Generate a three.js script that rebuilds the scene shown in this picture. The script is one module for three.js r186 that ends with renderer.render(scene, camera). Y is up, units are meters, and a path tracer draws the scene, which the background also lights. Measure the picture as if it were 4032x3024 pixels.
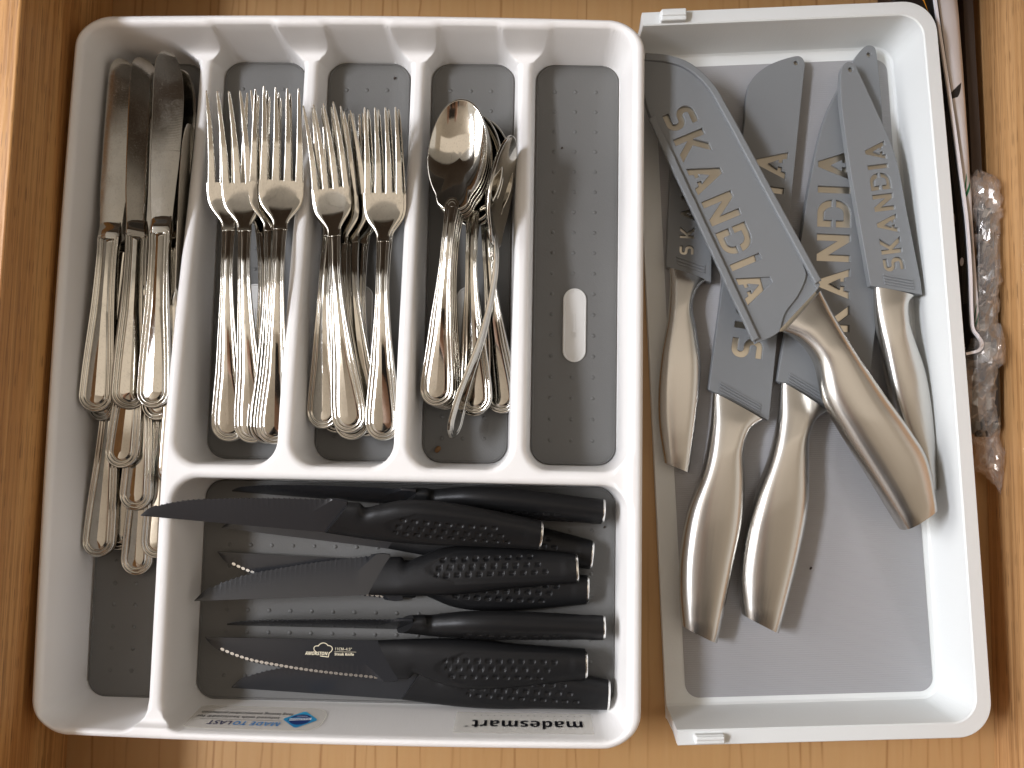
import * as THREE from 'three';
import { mergeGeometries, mergeVertices, toCreasedNormals } from 'three/addons/utils/BufferGeometryUtils.js';
import { RoundedBoxGeometry } from 'three/addons/geometries/RoundedBoxGeometry.js';
import { MarchingCubes } from 'three/addons/objects/MarchingCubes.js';
import { RectAreaLightUniformsLib } from 'three/addons/lights/RectAreaLightUniformsLib.js';

// ------------------------------------------------------------ camera, room light, exposure
const MM = 0.001;
const scene = new THREE.Scene();
scene.background = new THREE.Color(0.80, 0.735, 0.66);
const AX = new THREE.Vector3(0.99965, -0.01867, -0.01864), AY = new THREE.Vector3(-0.0171, 0.07975, -0.99667), AZ = new THREE.Vector3(0.0201, 0.99664, 0.0794);
const CAM = new THREE.Vector3(100.6, 475.4, 42.3), FPX = 3081.84;
const camera = new THREE.PerspectiveCamera(2 * Math.atan(1512 / FPX) * 180 / Math.PI, 4 / 3, 0.01, 20);
camera.position.copy(CAM).multiplyScalar(MM);
camera.quaternion.setFromRotationMatrix(new THREE.Matrix4().makeBasis(AX, AY, AZ));
const renderer = new THREE.WebGLRenderer({ antialias: true });
renderer.toneMapping = THREE.LinearToneMapping;
renderer.toneMappingExposure = 1.24;
renderer.shadowMap.enabled = true;
RectAreaLightUniformsLib.init();
const KEY = { at: [-1750, 1830, -60], aim: [0, 30, -10], w: 950, h: 290, color: 0xf3f6ff, power: 47 };
const CEIL_FILL = { at: [0, 1900, -680], w: 2800, h: 1350, color: 0xfff3e4, power: 0.52 };  // added fill standing in for light bounced off the ceiling
const SIDE = { at: [-2100, 900, -250], aim: [0, 40, 0], w: 1300, h: 950, color: 0xfbf6f0, power: 5.2 };
for (const [k, L] of [['window', KEY], ['side_window', SIDE], ['ceiling', CEIL_FILL]]) {
  const l = new THREE.RectAreaLight(L.color, L.power, L.w * MM, L.h * MM);
  l.name = k + '_area_light'; l.position.set(...L.at).multiplyScalar(MM);
  l.lookAt(new THREE.Vector3(...(L.aim || [L.at[0], 0, L.at[2] + 0.001])).multiplyScalar(MM));
  scene.add(l);
}

// ------------------------------------------------------------ helpers
let seed = 7; const rnd = () => { seed = (seed * 1664525 + 1013904223) >>> 0; return seed / 4294967296; };
const lerp = (a, b, t) => a + (b - a) * t, clamp = (x, a = 0, b = 1) => Math.min(b, Math.max(a, x));
const sstep = (a, b, x) => { const t = clamp((x - a) / (b - a)); return t * t * (3 - 2 * t); };
function hash(ix, iy, s) { let h = (ix * 374761393 + iy * 668265263 + s * 974634777) | 0; h = Math.imul(h ^ (h >>> 13), 1274126177); return ((h ^ (h >>> 16)) >>> 0) / 4294967296; }
function vnoise(x, y, s = 0, px = 0, py = 0) {
  const ix = Math.floor(x), iy = Math.floor(y), fx = x - ix, fy = y - iy, u = fx * fx * (3 - 2 * fx), v = fy * fy * (3 - 2 * fy);
  const w = (a, p) => p ? ((a % p) + p) % p : a;
  const g = (i, j) => hash(w(ix + i, px), w(iy + j, py), s);
  return lerp(lerp(g(0, 0), g(1, 0), u), lerp(g(0, 1), g(1, 1), u), v);
}
// a point of the photograph carried to a level h (mm) above the drawer floor
function at(px, py, h) {
  const d = new THREE.Vector3().addScaledVector(AX, (px - 2016) / FPX).addScaledVector(AY, -(py - 1512) / FPX).addScaledVector(AZ, -1);
  return new THREE.Vector3().copy(CAM).addScaledVector(d, (h - CAM.y) / d.y);
}
const names = new Map();
function numbered(n) { const k = names.get(n) || 0; names.set(n, k + 1); return k ? `${n}_${String(k).padStart(3, '0')}` : n; }
function thing(name, label, category, group) {
  const g = new THREE.Group(); g.name = numbered(name); g.userData = { label, category }; if (group) g.userData.group = group; scene.add(g); return g;
}
function scaled(geo) { if (!geo.userData.scaled) { geo.scale(MM, MM, MM); geo.userData.scaled = true; } return geo; }
function outward(g) { // faces turned to the outside
  if (g.userData.turned) return g; g.userData.turned = true; g.computeBoundingBox(); const b = g.boundingBox, c = [(b.min.x + b.max.x) / 2, b.min.y, (b.min.z + b.max.z) / 2], p = g.attributes.position; if (!g.index) g.setIndex([...Array(p.count).keys()]); const I = g.index.array; let v = 0;
  for (let i = 0; i < I.length; i += 3) { const q = [0, 1, 2].map(k => [p.getX(I[i + k]) - c[0], p.getY(I[i + k]) - c[1], p.getZ(I[i + k]) - c[2]]), [A, B, C] = q; v += A[0] * (B[1] * C[2] - B[2] * C[1]) + A[1] * (B[2] * C[0] - B[0] * C[2]) + A[2] * (B[0] * C[1] - B[1] * C[0]); }
  if (v < 0) { I.reverse(); const n = g.attributes.normal.array; for (let i = 0; i < n.length; i++) n[i] = -n[i]; } return g;
}
const OPEN = /tray_shell|sticker|print|drawer_floor|serration/;
function part(name, geo, mat, parent, kind) {
  if (!OPEN.test(name)) outward(geo);
  const m = new THREE.Mesh(scaled(geo), mat); m.name = name; m.castShadow = m.receiveShadow = true; if (kind) m.userData.kind = kind; parent.add(m); return m;
}
function copyOf(g, label) { const c = g.clone(); c.name = numbered(g.name.replace(/_\d{3}$/, '')); c.userData = { ...g.userData, label }; scene.add(c); return c; }
// lay a long thing whose tip is at local z = 0 and whose end is at local z = L between two points of the photograph
function lay(g, tip, end, L, roll = 0, who = '') {
  const a = at(tip[0], tip[1], tip[2]), b = at(end[0], end[1], end[2]), z = b.clone().sub(a), len = z.length(); z.normalize();
  const x = new THREE.Vector3(0, 1, 0).cross(z).normalize(), y = z.clone().cross(x);
  const r = roll * Math.PI / 180, X = x.clone().multiplyScalar(Math.cos(r)).addScaledVector(y, Math.sin(r)), Y = z.clone().cross(X);
  g.quaternion.setFromRotationMatrix(new THREE.Matrix4().makeBasis(X, Y, z));
  g.position.copy(a).addScaledVector(z, (len - L) / 2).multiplyScalar(MM);
  if (Math.abs(len - L) > 6) console.log('length', g.name, who, len.toFixed(1), 'of', L);
}
function build(pos, idx, uv) {
  const g = new THREE.BufferGeometry(); g.setAttribute('position', new THREE.Float32BufferAttribute(pos, 3));
  g.setAttribute('uv', new THREE.Float32BufferAttribute(uv || new Float32Array(pos.length / 3 * 2), 2)); g.setIndex(idx); g.computeVertexNormals(); return g;
}
// skin over rings of equal length; closed rings
function loft(rings, { cap0 = true, cap1 = true, crease = 0, along = false } = {}) {
  const n = rings[0].length, pos = [], uv = [], idx = [];
  rings.forEach((r, i) => { let s = 0; r.forEach((p, j) => { pos.push(...p); if (j) s += Math.hypot(p[0] - r[j - 1][0], p[1] - r[j - 1][1]); along ? uv.push(j / n * .07, i / rings.length * .13) : uv.push(s * MM, p[2] * MM); }); });
  for (let i = 0; i < rings.length - 1; i++) for (let j = 0; j < n; j++) { const a = i * n + j, b = i * n + (j + 1) % n, c = a + n, d = b + n; idx.push(a, c, b, b, c, d); }
  const cap = (i, flip) => { const c = [0, 0, 0]; rings[i].forEach(p => p.forEach((v, k) => c[k] += v / n)); const o = pos.length / 3; rings[i].forEach(p => { pos.push(...p); uv.push(p[0] * MM, p[2] * MM); }); pos.push(...c); uv.push(c[0] * MM, c[2] * MM);
    for (let j = 0; j < n; j++) { const a = o + j, b = o + (j + 1) % n; flip ? idx.push(a, o + n, b) : idx.push(a, b, o + n); } };
  if (cap0) cap(0, false); if (cap1) cap(rings.length - 1, true);
  let g = build(pos, idx, uv); if (crease) g = toCreasedNormals(g, crease); return g;
}
// rings that shrink from an outline toward a middle line; closed top given as [inset, height] pairs
function inset(outline, mid, prof, under, rise = () => 1) {
  const n = outline.length, pos = [], uv = [], idx = []; let k = 0;
  const rows = [...under.slice().reverse().map(p => [...p, -1]), ...prof.map(p => [...p, 1])];
  for (const [e, h] of rows) { outline.forEach((p, j) => { const m = mid(p), dx = m[0] - p[0], dz = m[1] - p[1], w = Math.hypot(dx, dz) || 1e-6, q = e >= 99 ? 1 : Math.min(1, e * Math.min(1, w / 7.4) / w); pos.push(p[0] + dx * q, h * Math.min(1, .35 + w / 9) * rise(p[1] + dz * q), p[1] + dz * q); uv.push((p[0] + dx * q) * MM, (p[1] + dz * q) * MM); }); k++; }
  for (let i = 0; i < k - 1; i++) for (let j = 0; j < n; j++) { const a = i * n + j, b = i * n + (j + 1) % n, c = a + n, d = b + n; idx.push(a, b, c, b, d, c); }
  return build(pos, idx, uv);
}
function flipX(g) { g.scale(-1, 1, 1); if (!g.index) g.setIndex([...Array(g.attributes.position.count).keys()]); g.index.array.reverse(); return g; }
function bendY(g, f) { const p = g.attributes.position; for (let i = 0; i < p.count; i++) p.setY(i, p.getY(i) + f(p.getZ(i))); g.computeVertexNormals(); return g; }
function box(x0, x1, y0, y1, z0, z1, r = 1) { const g = new RoundedBoxGeometry(x1 - x0, y1 - y0, z1 - z0, 3, r); g.translate((x0 + x1) / 2, (y0 + y1) / 2, (z0 + z1) / 2); return g; }
function boxUV(g) { // metres on every face by the way it points
  const p = g.attributes.position, n = g.attributes.normal, uv = new Float32Array(p.count * 2);
  for (let i = 0; i < p.count; i++) { const a = [Math.abs(n.getX(i)), Math.abs(n.getY(i)), Math.abs(n.getZ(i))], x = p.getX(i) * MM, y = p.getY(i) * MM, z = p.getZ(i) * MM;
    const [u, v] = a[0] > a[1] && a[0] > a[2] ? [y, z] : a[1] > a[2] ? [x, z] : [x, y]; uv[2 * i] = u; uv[2 * i + 1] = v; }
  g.setAttribute('uv', new THREE.BufferAttribute(uv, 2)); return g;
}
const interp = (tab, x) => { let i = 0; while (i < tab.length - 2 && x > tab[i + 1][0]) i++; const t = clamp((x - tab[i][0]) / (tab[i + 1][0] - tab[i][0])); return lerp(tab[i][1], tab[i + 1][1], t); };
function smoothTab(tab) { // monotone-ish cubic through table
  return x => { let i = 0; while (i < tab.length - 2 && x > tab[i + 1][0]) i++; const [x0, y0] = tab[i], [x1, y1] = tab[i + 1], m = k => { const a = tab[Math.max(0, k - 1)], b = tab[Math.min(tab.length - 1, k + 1)]; return (b[1] - a[1]) / (b[0] - a[0]); };
    const h = x1 - x0, t = clamp((x - x0) / h), t2 = t * t, t3 = t2 * t; return (2 * t3 - 3 * t2 + 1) * y0 + (t3 - 2 * t2 + t) * h * m(i) + (-2 * t3 + 3 * t2) * y1 + (t3 - t2) * h * m(i + 1); };
}
function spline(pts, n) { const c = new THREE.CatmullRomCurve3(pts.map(p => new THREE.Vector3(p[0], 0, p[1])), false, 'centripetal'); return c.getPoints(n).map(v => [v.x, v.z]); }

// ------------------------------------------------------------ textures
function tex(w, h, fn, srgb, repeat) {
  const d = new Uint8Array(w * h * 4); for (let y = 0; y < h; y++) for (let x = 0; x < w; x++) { const c = fn(x / w, y / h), o = 4 * (y * w + x); d[o] = clamp(c[0]) * 255; d[o + 1] = clamp(c[1]) * 255; d[o + 2] = clamp(c[2]) * 255; d[o + 3] = 255; }
  const t = new THREE.DataTexture(d, w, h); t.wrapS = t.wrapT = THREE.RepeatWrapping; t.magFilter = THREE.LinearFilter; t.minFilter = THREE.LinearMipmapLinearFilter; t.generateMipmaps = true; if (srgb) t.colorSpace = THREE.SRGBColorSpace;
  if (repeat) t.repeat.set(...repeat); t.needsUpdate = true; return t;
}
const mix3 = (a, b, t) => [lerp(a[0], b[0], t), lerp(a[1], b[1], t), lerp(a[2], b[2], t)];
// maple-look floor: pale, with thin wavering dark pores along z; one tile is 0.66 m by 0.56 m
const floorLines = []; for (let x = 0.004; x < 1;) { floorLines.push([x, rnd() * 50, 0.3 + rnd() * 0.7, 0.0008 + rnd() * 0.0009]); x += 0.007 + rnd() * rnd() * 0.034; }
const floorTex = tex(1024, 1024, (u, v) => {
  const w = (vnoise(u * 6, v * 3, 3, 6, 3) - .5) * .006;
  let c = mix3([0.735, 0.595, 0.415], [0.705, 0.56, 0.375], vnoise(u * 9, v * 3, 5, 9, 3)); const f = vnoise(u * 300, v * 14, 6, 300, 14); c = mix3(c, [0.64, 0.47, 0.28], f * .22);
  c = mix3(c, [0.765, 0.615, 0.42], .3 * sstep(.5, .9, vnoise(u * 5, v * 3, 9, 5, 3)));
  for (const [x, s, k, wd] of floorLines) { if (Math.abs(u - x) > .012) continue; const xx = x + w + (vnoise(v * 9, 0, s | 0, 9) - .5) * .006 + (vnoise(v * 40, 1, s | 0, 40) - .5) * .0012, dd = Math.abs(u - xx); if (dd < wd) c = mix3(c, [0.42, 0.25, 0.11], k * .5 * (1 - dd / wd) * sstep(.12, .4, vnoise(v * 7, 4, s | 0, 7))); }
  return c;
}, true, [1 / .66, 1 / .56]);
// oak-like side panel, grain along v; tile 0.12 x 0.5 m
const sideGrain = (u, v, a, b, c) => {
  const y = v + (vnoise(u * 4, v * 3, 11, 4, 3) - .5) * .1; const g1 = vnoise(u * 44, y * 3, 12, 44, 3), g2 = vnoise(u * 150, v * 9, 13, 150, 9), g3 = vnoise(u * 240, v * 40, 14, 240, 40);
  let k = mix3(a, b, sstep(.2, .85, g1)); k = mix3(k, c, .4 * sstep(.5, .9, g2)); return mix3(k, [c[0] * .7, c[1] * .7, c[2] * .7], .4 * sstep(.74, .9, g3));
};
const sideTex = tex(512, 1024, (u, v) => { let k = sideGrain(u, v, [0.76, 0.565, 0.34], [0.68, 0.48, 0.27], [0.52, 0.345, 0.175]); const b = sstep(.15, .1, Math.abs(u - .14) - .01); return mix3(k, sideGrain(u, v, [0.84, 0.67, 0.44], [0.76, 0.58, 0.35], [0.6, 0.43, 0.24]), b * .85); }, true, [1 / .12, 1 / .5]);
const oakTex = tex(512, 1024, (u, v) => sideGrain(u, v, [0.75, 0.585, 0.40], [0.68, 0.515, 0.335], [0.53, 0.38, 0.225]), true, [1 / .12, 1 / .5]);
const grainBump = tex(256, 512, (u, v) => { const k = .6 * vnoise(u * 100, v * 8, 21, 100, 8) + .4 * vnoise(u * 128, v * 60, 22, 128, 60); return [k, k, k]; }, false, [1 / .12, 1 / .5]);
const fineBump = tex(256, 256, (u, v) => { const k = .5 * vnoise(u * 128, v * 128, 31, 128, 128) + .5 * vnoise(u * 50, v * 50, 32, 50, 50); return [k, k, k]; }, false, [1 / .03, 1 / .03]);
const smudge = tex(512, 512, (u, v) => { const a = vnoise(u * 7, v * 7, 41, 7, 7), b = vnoise(u * 40, v * 24, 42, 40, 24), c = vnoise(u * 130, v * 90, 43, 130, 90), k = .07 + .035 * sstep(.35, .8, a) * (.4 + .6 * b) + .04 * sstep(.62, .9, c); return [k, k, k]; }, false, [1 / .05, 1 / .06]);
const steelTone = tex(512, 512, (u, v) => { const a = vnoise(u * 9, v * 9, 44, 9, 9), b = vnoise(u * 60, v * 40, 45, 60, 40), k = 1 - .05 * sstep(.45, .8, a) * b - .05 * sstep(.72, .9, vnoise(u * 110, v * 110, 46, 110, 110)); return [k, k * .985, k * .95]; }, true, [1 / .05, 1 / .06]);
const brush = tex(512, 256, (u, v) => { const k = .5 * vnoise(u * 64, v * 4, 51, 64, 4) + .3 * vnoise(u * 160, v * 9, 52, 160, 9) + .2 * vnoise(u * 24, v * 2, 53, 24, 2); return [k, k, k]; }, false, [1 / .03, 1 / .12]);
const ribs = tex(16, 64, (u, v) => { const k = .5 + .5 * Math.cos(v * 2 * Math.PI); return [k, k, k]; }, false, [1 / .02, 1 / .00125]);

// ------------------------------------------------------------ materials
const std = o => new THREE.MeshStandardMaterial(o), phy = o => new THREE.MeshPhysicalMaterial(o);
const rgb = (r, g, b) => new THREE.Color().setRGB(r, g, b);
const M = {
  floor: std({ map: floorTex, roughness: .42, bumpMap: grainBump, bumpScale: .00008 }),
  side: std({ map: sideTex, roughness: .5, bumpMap: grainBump, bumpScale: .00025 }),
  oak: phy({ map: oakTex, roughness: .45, bumpMap: grainBump, bumpScale: .0002, clearcoat: .25, clearcoatRoughness: .25 }),
  white: phy({ color: rgb(.8, .785, .765), roughness: .42, bumpMap: fineBump, bumpScale: .00003, specularIntensity: .8 }),
  white2: phy({ color: rgb(.70, .72, .71), roughness: .5, bumpMap: fineBump, bumpScale: .00004 }),
  mat: std({ color: rgb(.122, .121, .115), roughness: .62, bumpMap: fineBump, bumpScale: .00006 }),
  badge: std({ color: rgb(.6, .59, .56), roughness: .55 }),
  mat2: std({ color: rgb(.35, .35, .36), roughness: .6, bumpMap: ribs, bumpScale: .00007 }),
  steel: phy({ color: rgb(.5, .495, .485), metalness: 1, roughness: 1, roughnessMap: smudge, map: steelTone }),
  steelBlade: phy({ color: rgb(.5, .495, .485), metalness: 1, roughness: 1.7, roughnessMap: smudge, map: steelTone }),
  brushed: phy({ color: rgb(.55, .535, .505), metalness: 1, roughness: .27, bumpMap: brush, bumpScale: .000022 }),
  plate: phy({ color: rgb(.6, .55, .46), metalness: 1, roughness: .34 }),
  sheath: std({ color: rgb(.195, .206, .214), roughness: .55, bumpMap: fineBump, bumpScale: .00003 }),
  black: phy({ color: rgb(.009, .009, .0095), roughness: .42, specularIntensity: .5, bumpMap: fineBump, bumpScale: .00004 }),
  blackBlade: phy({ color: rgb(.02, .021, .024), roughness: .22, specularIntensity: 1, bumpMap: brush, bumpScale: .00001 }),
  ground: phy({ color: rgb(.8, .8, .78), metalness: 1, roughness: .25 }),
};

// ------------------------------------------------------------ the drawer
const drawer = thing('wooden_drawer', 'open wooden kitchen drawer that holds both white organiser trays', 'drawer');
drawer.userData.kind = 'structure';
{
  const fl = new THREE.PlaneGeometry(546, 516); fl.rotateX(-Math.PI / 2); fl.translate(103, 0, -5); part('drawer_floor', boxUV(fl), M.floor, drawer);
  part('side_panel', boxUV(box(-185.5, -169.2, -12, 85, -263, 253, 1.6)), M.side, drawer);
  part('side_panel', boxUV(box(375.3, 392, -12, 85, -263, 253, 1.6)), M.oak, drawer);
  part('end_panel', boxUV(box(-185.5, 392, -12, 85, -279, -263.1, 1.6)), M.oak, drawer);
  part('end_panel', boxUV(box(-185.5, 392, -12, 85, 253.1, 269, 1.6)), M.oak, drawer);
}

// ------------------------------------------------------------ the big cutlery tray
const sdRR = (x, z, cx, cz, hx, hz, r) => { const qx = Math.abs(x - cx) - hx + r, qz = Math.abs(z - cz) - hz + r; return Math.hypot(Math.max(qx, 0), Math.max(qz, 0)) + Math.min(Math.max(qx, qz), 0) - r; };
const COMP = [[-131, 0.2, 25.9, 194.2], [-66.9, -71.2, 25.9, 124.2], [-1.6, -71.2, 25.9, 124.2], [63.4, -71.2, 25.9, 124.2], [128.4, -71.2, 25.9, 124.2], [31.1, 129.6, 123.3, 64.4]];
const RIM = 47, FL = 2.5, HX = 163.9, HZ = 203.2;
const warp = (x, z) => [x - (x < 0 ? 2.4 * (1 - (z / HZ) ** 2) * sstep(-140, -164, x) : 0), z - Math.sign(z) * 2 * (x / HX) ** 2 * sstep(185, 203, Math.abs(z))];
function trayH(x, z) {
  const so = -sdRR(x, z, 0, 0, HX, HZ, 20.5);
  const td = lerp(19, 42.5, sstep(-215, 75, z)); // dividers rise toward the cross wall
  const q = so < 3.6 ? 1 : so < 6.3 ? 1 - (1 - Math.sqrt(Math.max(0, 1 - ((so - 3.6) / 2.8) ** 2))) * .11 : .917 / (1 + ((so - 6.3) / 1.05) ** 2.1), e = td + (RIM - td) * q;
  const T = Math.max(e, td), Tw = T + (RIM - T) * sstep(15, 9.5, so);
  let wm = 1e3;
  for (const [cx, cz, hx, hz] of COMP) {
    const s = sdRR(x, z, cx, cz, hx, hz, 11.5), lo = sstep(186, 193, z), run = 2.1 + 2.4 * lo, R = 3.9 - 1.9 * lo;
    let w; if (s <= 0) w = FL; else if (s < run) w = FL + (Tw - R - FL) * s / run; else if (s < run + R) w = Tw - R + Math.sqrt(Math.max(0, R * R - (run + R - s) ** 2)); else w = Tw;
    wm = Math.min(wm, w);
  }
  const kk = 11 * clamp((Tw - T) / 12) + 1e-4, hh = clamp(.5 + .5 * (wm - T) / kk); let h = lerp(wm, T, hh) - kk * hh * (1 - hh);
  const R2 = 3.2; if (so < R2) h = Math.min(h, RIM - R2 + Math.sqrt(Math.max(0, R2 * R2 - (R2 - Math.max(0, so)) ** 2)));
  return h;
}
function trayShell() {
  const st = .55, nx = Math.round(2 * HX / st), nz = Math.round(2 * HZ / st), pos = [], nor = [], uv = [], idx = [], id = new Int32Array((nx + 1) * (nz + 1)).fill(-1);
  const keep = (x, z) => sdRR(x, z, 0, 0, HX, HZ, 20.5) <= 0 && COMP.every(([cx, cz, hx, hz]) => sdRR(x, z, cx, cz, hx, hz, 11.5) > -3);
  for (let j = 0; j <= nz; j++) for (let i = 0; i <= nx; i++) {
    const x = -HX + 2 * HX * i / nx, z = -HZ + 2 * HZ * j / nz; if (!keep(x, z)) continue;
    const h = trayH(x, z), d = .3, gx = (trayH(x + d, z) - trayH(x - d, z)) / (2 * d), gz = (trayH(x, z + d) - trayH(x, z - d)) / (2 * d), l = Math.hypot(gx, 1, gz), [wx, wz] = warp(x, z);
    id[j * (nx + 1) + i] = pos.length / 3; pos.push(wx, h, wz); nor.push(-gx / l, 1 / l, -gz / l); uv.push(x * MM, z * MM);
  }
  for (let j = 0; j < nz; j++) for (let i = 0; i < nx; i++) { const a = id[j * (nx + 1) + i], b = id[j * (nx + 1) + i + 1], c = id[(j + 1) * (nx + 1) + i], d = id[(j + 1) * (nx + 1) + i + 1]; if (a >= 0 && b >= 0 && c >= 0) idx.push(a, c, b); if (b >= 0 && c >= 0 && d >= 0) idx.push(b, c, d); else if (a >= 0 && c >= 0 && d >= 0 && b < 0) idx.push(a, c, d); if (a >= 0 && b >= 0 && d >= 0 && c < 0) idx.push(a, d, b); }
  const g = build(pos, idx, uv); g.setAttribute('normal', new THREE.Float32BufferAttribute(nor, 3)); return g;
}
function rrLine(hx, hz, r, n = 14) { const o = []; for (const [sx, sz, a0] of [[1, 1, 0], [-1, 1, 90], [-1, -1, 180], [1, -1, 270]]) for (let k = 0; k <= n; k++) { const a = (a0 + 90 * k / n) * Math.PI / 180; o.push([sx * (hx - r) + Math.cos(a) * r, sz * (hz - r) + Math.sin(a) * r]); } // straight sides get extra points
  const out = []; o.forEach((p, i) => { const q = o[(i + 1) % o.length], L = Math.hypot(q[0] - p[0], q[1] - p[1]), m = Math.max(1, Math.round(L / 8)); for (let k = 0; k < m; k++) out.push([lerp(p[0], q[0], k / m), lerp(p[1], q[1], k / m)]); }); return out; }
const tray = thing('cutlery_tray', 'large white plastic cutlery tray with six compartments and grey liners', 'cutlery tray');
part('tray_shell', trayShell(), M.white, tray);
{ // rolled lip and outer wall below the rim
  const rings = [[.25, 44.6], [-.1, 43.6], [0, 36], [1.2, 35.6], [2.4, 36.2], [6.5, 3], [9, .2]].map(([ins, y]) => rrLine(HX - ins, HZ - ins, 20.5 - ins).map(([x, z]) => { const w = warp(x, z); return [w[0], y, w[1]]; }));
  part('outer_wall', loft(rings, { cap0: false, cap1: false, crease: .6 }), M.white, tray);
}
function matGeo(cx, cz, hx, hz, r, holes) { // raised border, shallow step, flat field
  const rings = [[0, 2.2], [0, 4.6], [.35, 5.15], [1.1, 5.2], [1.4, 4.75], [4.4, 4.55], [5.4, 4.3]].map(([e, y]) => rrLine(hx - e, hz - e, Math.max(2, r - e)).map(([x, z]) => [cx + x, y, cz + z]));
  const g = loft(rings, { cap0: false, cap1: true }); const p = g.attributes.position; for (let i = 0; i < p.count; i++) g.attributes.uv.setXY(i, p.getX(i) * MM, p.getZ(i) * MM); return toCreasedNormals(g, .7);
}
const dotGeo = new THREE.SphereGeometry(1.6, 14, 5, 0, Math.PI * 2, 0, .9); dotGeo.translate(0, -.98, 0);
function dots(list) { return mergeGeometries(list.map(([x, z]) => dotGeo.clone().translate(x, 4.28, z))); }
{
  COMP.forEach(([cx, cz, hx, hz], k) => {
    const m = part('liner_mat', matGeo(cx, cz, hx - .35, hz - .35, 11.2), M.mat, tray); const d = [];
    if (k === 0) for (let j = -15; j <= 14; j++) for (let i = -1; i <= 1; i++) d.push([cx + 12.7 * i, 1 + 12.7 * j]);
    else if (k < 5) for (let j = 0; j < 18; j++) for (let i = -1; i <= 1; i++) { if (i === 0 && j > 9 && j < 14) continue; d.push([cx - 1.3 + 12.7 * i, -177.8 + 12.7 * j]); }
    else for (let j = 0; j < 9; j++) for (let i = 0; i < 18; i++) d.push([-75.9 + 12.7 * i, 78.5 + 12.7 * j]);
    part('grip_dots', dots(d), M.mat, m, 'stuff');
    if (k > 0 && k < 5) {
      const c0 = [cx - .1, -31.6], pill = (hw, hl, y) => rrLine(hw, hl, hw - .01, 12).map(([x, z]) => [c0[0] + x, y, c0[1] + z]);
      const b = part('badge', loft([pill(7, 22.5, 4), pill(7, 22.5, 5.2), pill(6.7, 22.2, 5.5), pill(6.1, 21.6, 5.5), pill(5.8, 21.3, 5.05)], { cap0: false, crease: .6 }), M.badge, m);
      const icon = [box(c0[0] - .55, c0[0] + .55, 4.9, 5.35, c0[1] - 7, c0[1] + 3.4, .2), box(c0[0] - 1.5, c0[0] + 1.5, 4.9, 5.35, c0[1] + 3.2, c0[1] + 4.6, .2)];
      for (const t of [-1.2, -.4, .4, 1.2]) icon.push(box(c0[0] + t - .22, c0[0] + t + .22, 4.9, 5.3, c0[1] + 4.4, c0[1] + 7.6, .1));
      part('fork_emblem', mergeGeometries(icon), M.badge, b);
    }
  });
}
// clear stickers on the end wall, printed upside down for this view
function canvasTex(w, h, draw) { const c = document.createElement('canvas'); c.width = w; c.height = h; const x = c.getContext('2d'); x.clearRect(0, 0, w, h); draw(x, w, h); const t = new THREE.CanvasTexture(c); t.colorSpace = THREE.SRGBColorSpace; t.anisotropy = 8; return t; }
function wallSheet(x0, x1, h0, h1, off, skew = 0) { // hugs the inside of the end wall
  const pos = [], uv = [], idx = [], nx = 24, ny = 16;
  for (let j = 0; j <= ny; j++) for (let i = 0; i <= nx; i++) { const u = i / nx, v = j / ny, x = lerp(x0, x1, u), y = lerp(h0, h1, v) + skew * (u - .5), s = 4.5 * (y - FL) / (RIM - 2 - FL);
    const w = warp(x, 194 + s); pos.push(x, y + off * .2, w[1] - off); uv.push(1 - u, v); }
  for (let j = 0; j < ny; j++) for (let i = 0; i < nx; i++) { const a = j * (nx + 1) + i; idx.push(a, a + nx + 1, a + 1, a + 1, a + nx + 1, a + nx + 2); }
  return build(pos, idx, uv);
}
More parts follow.
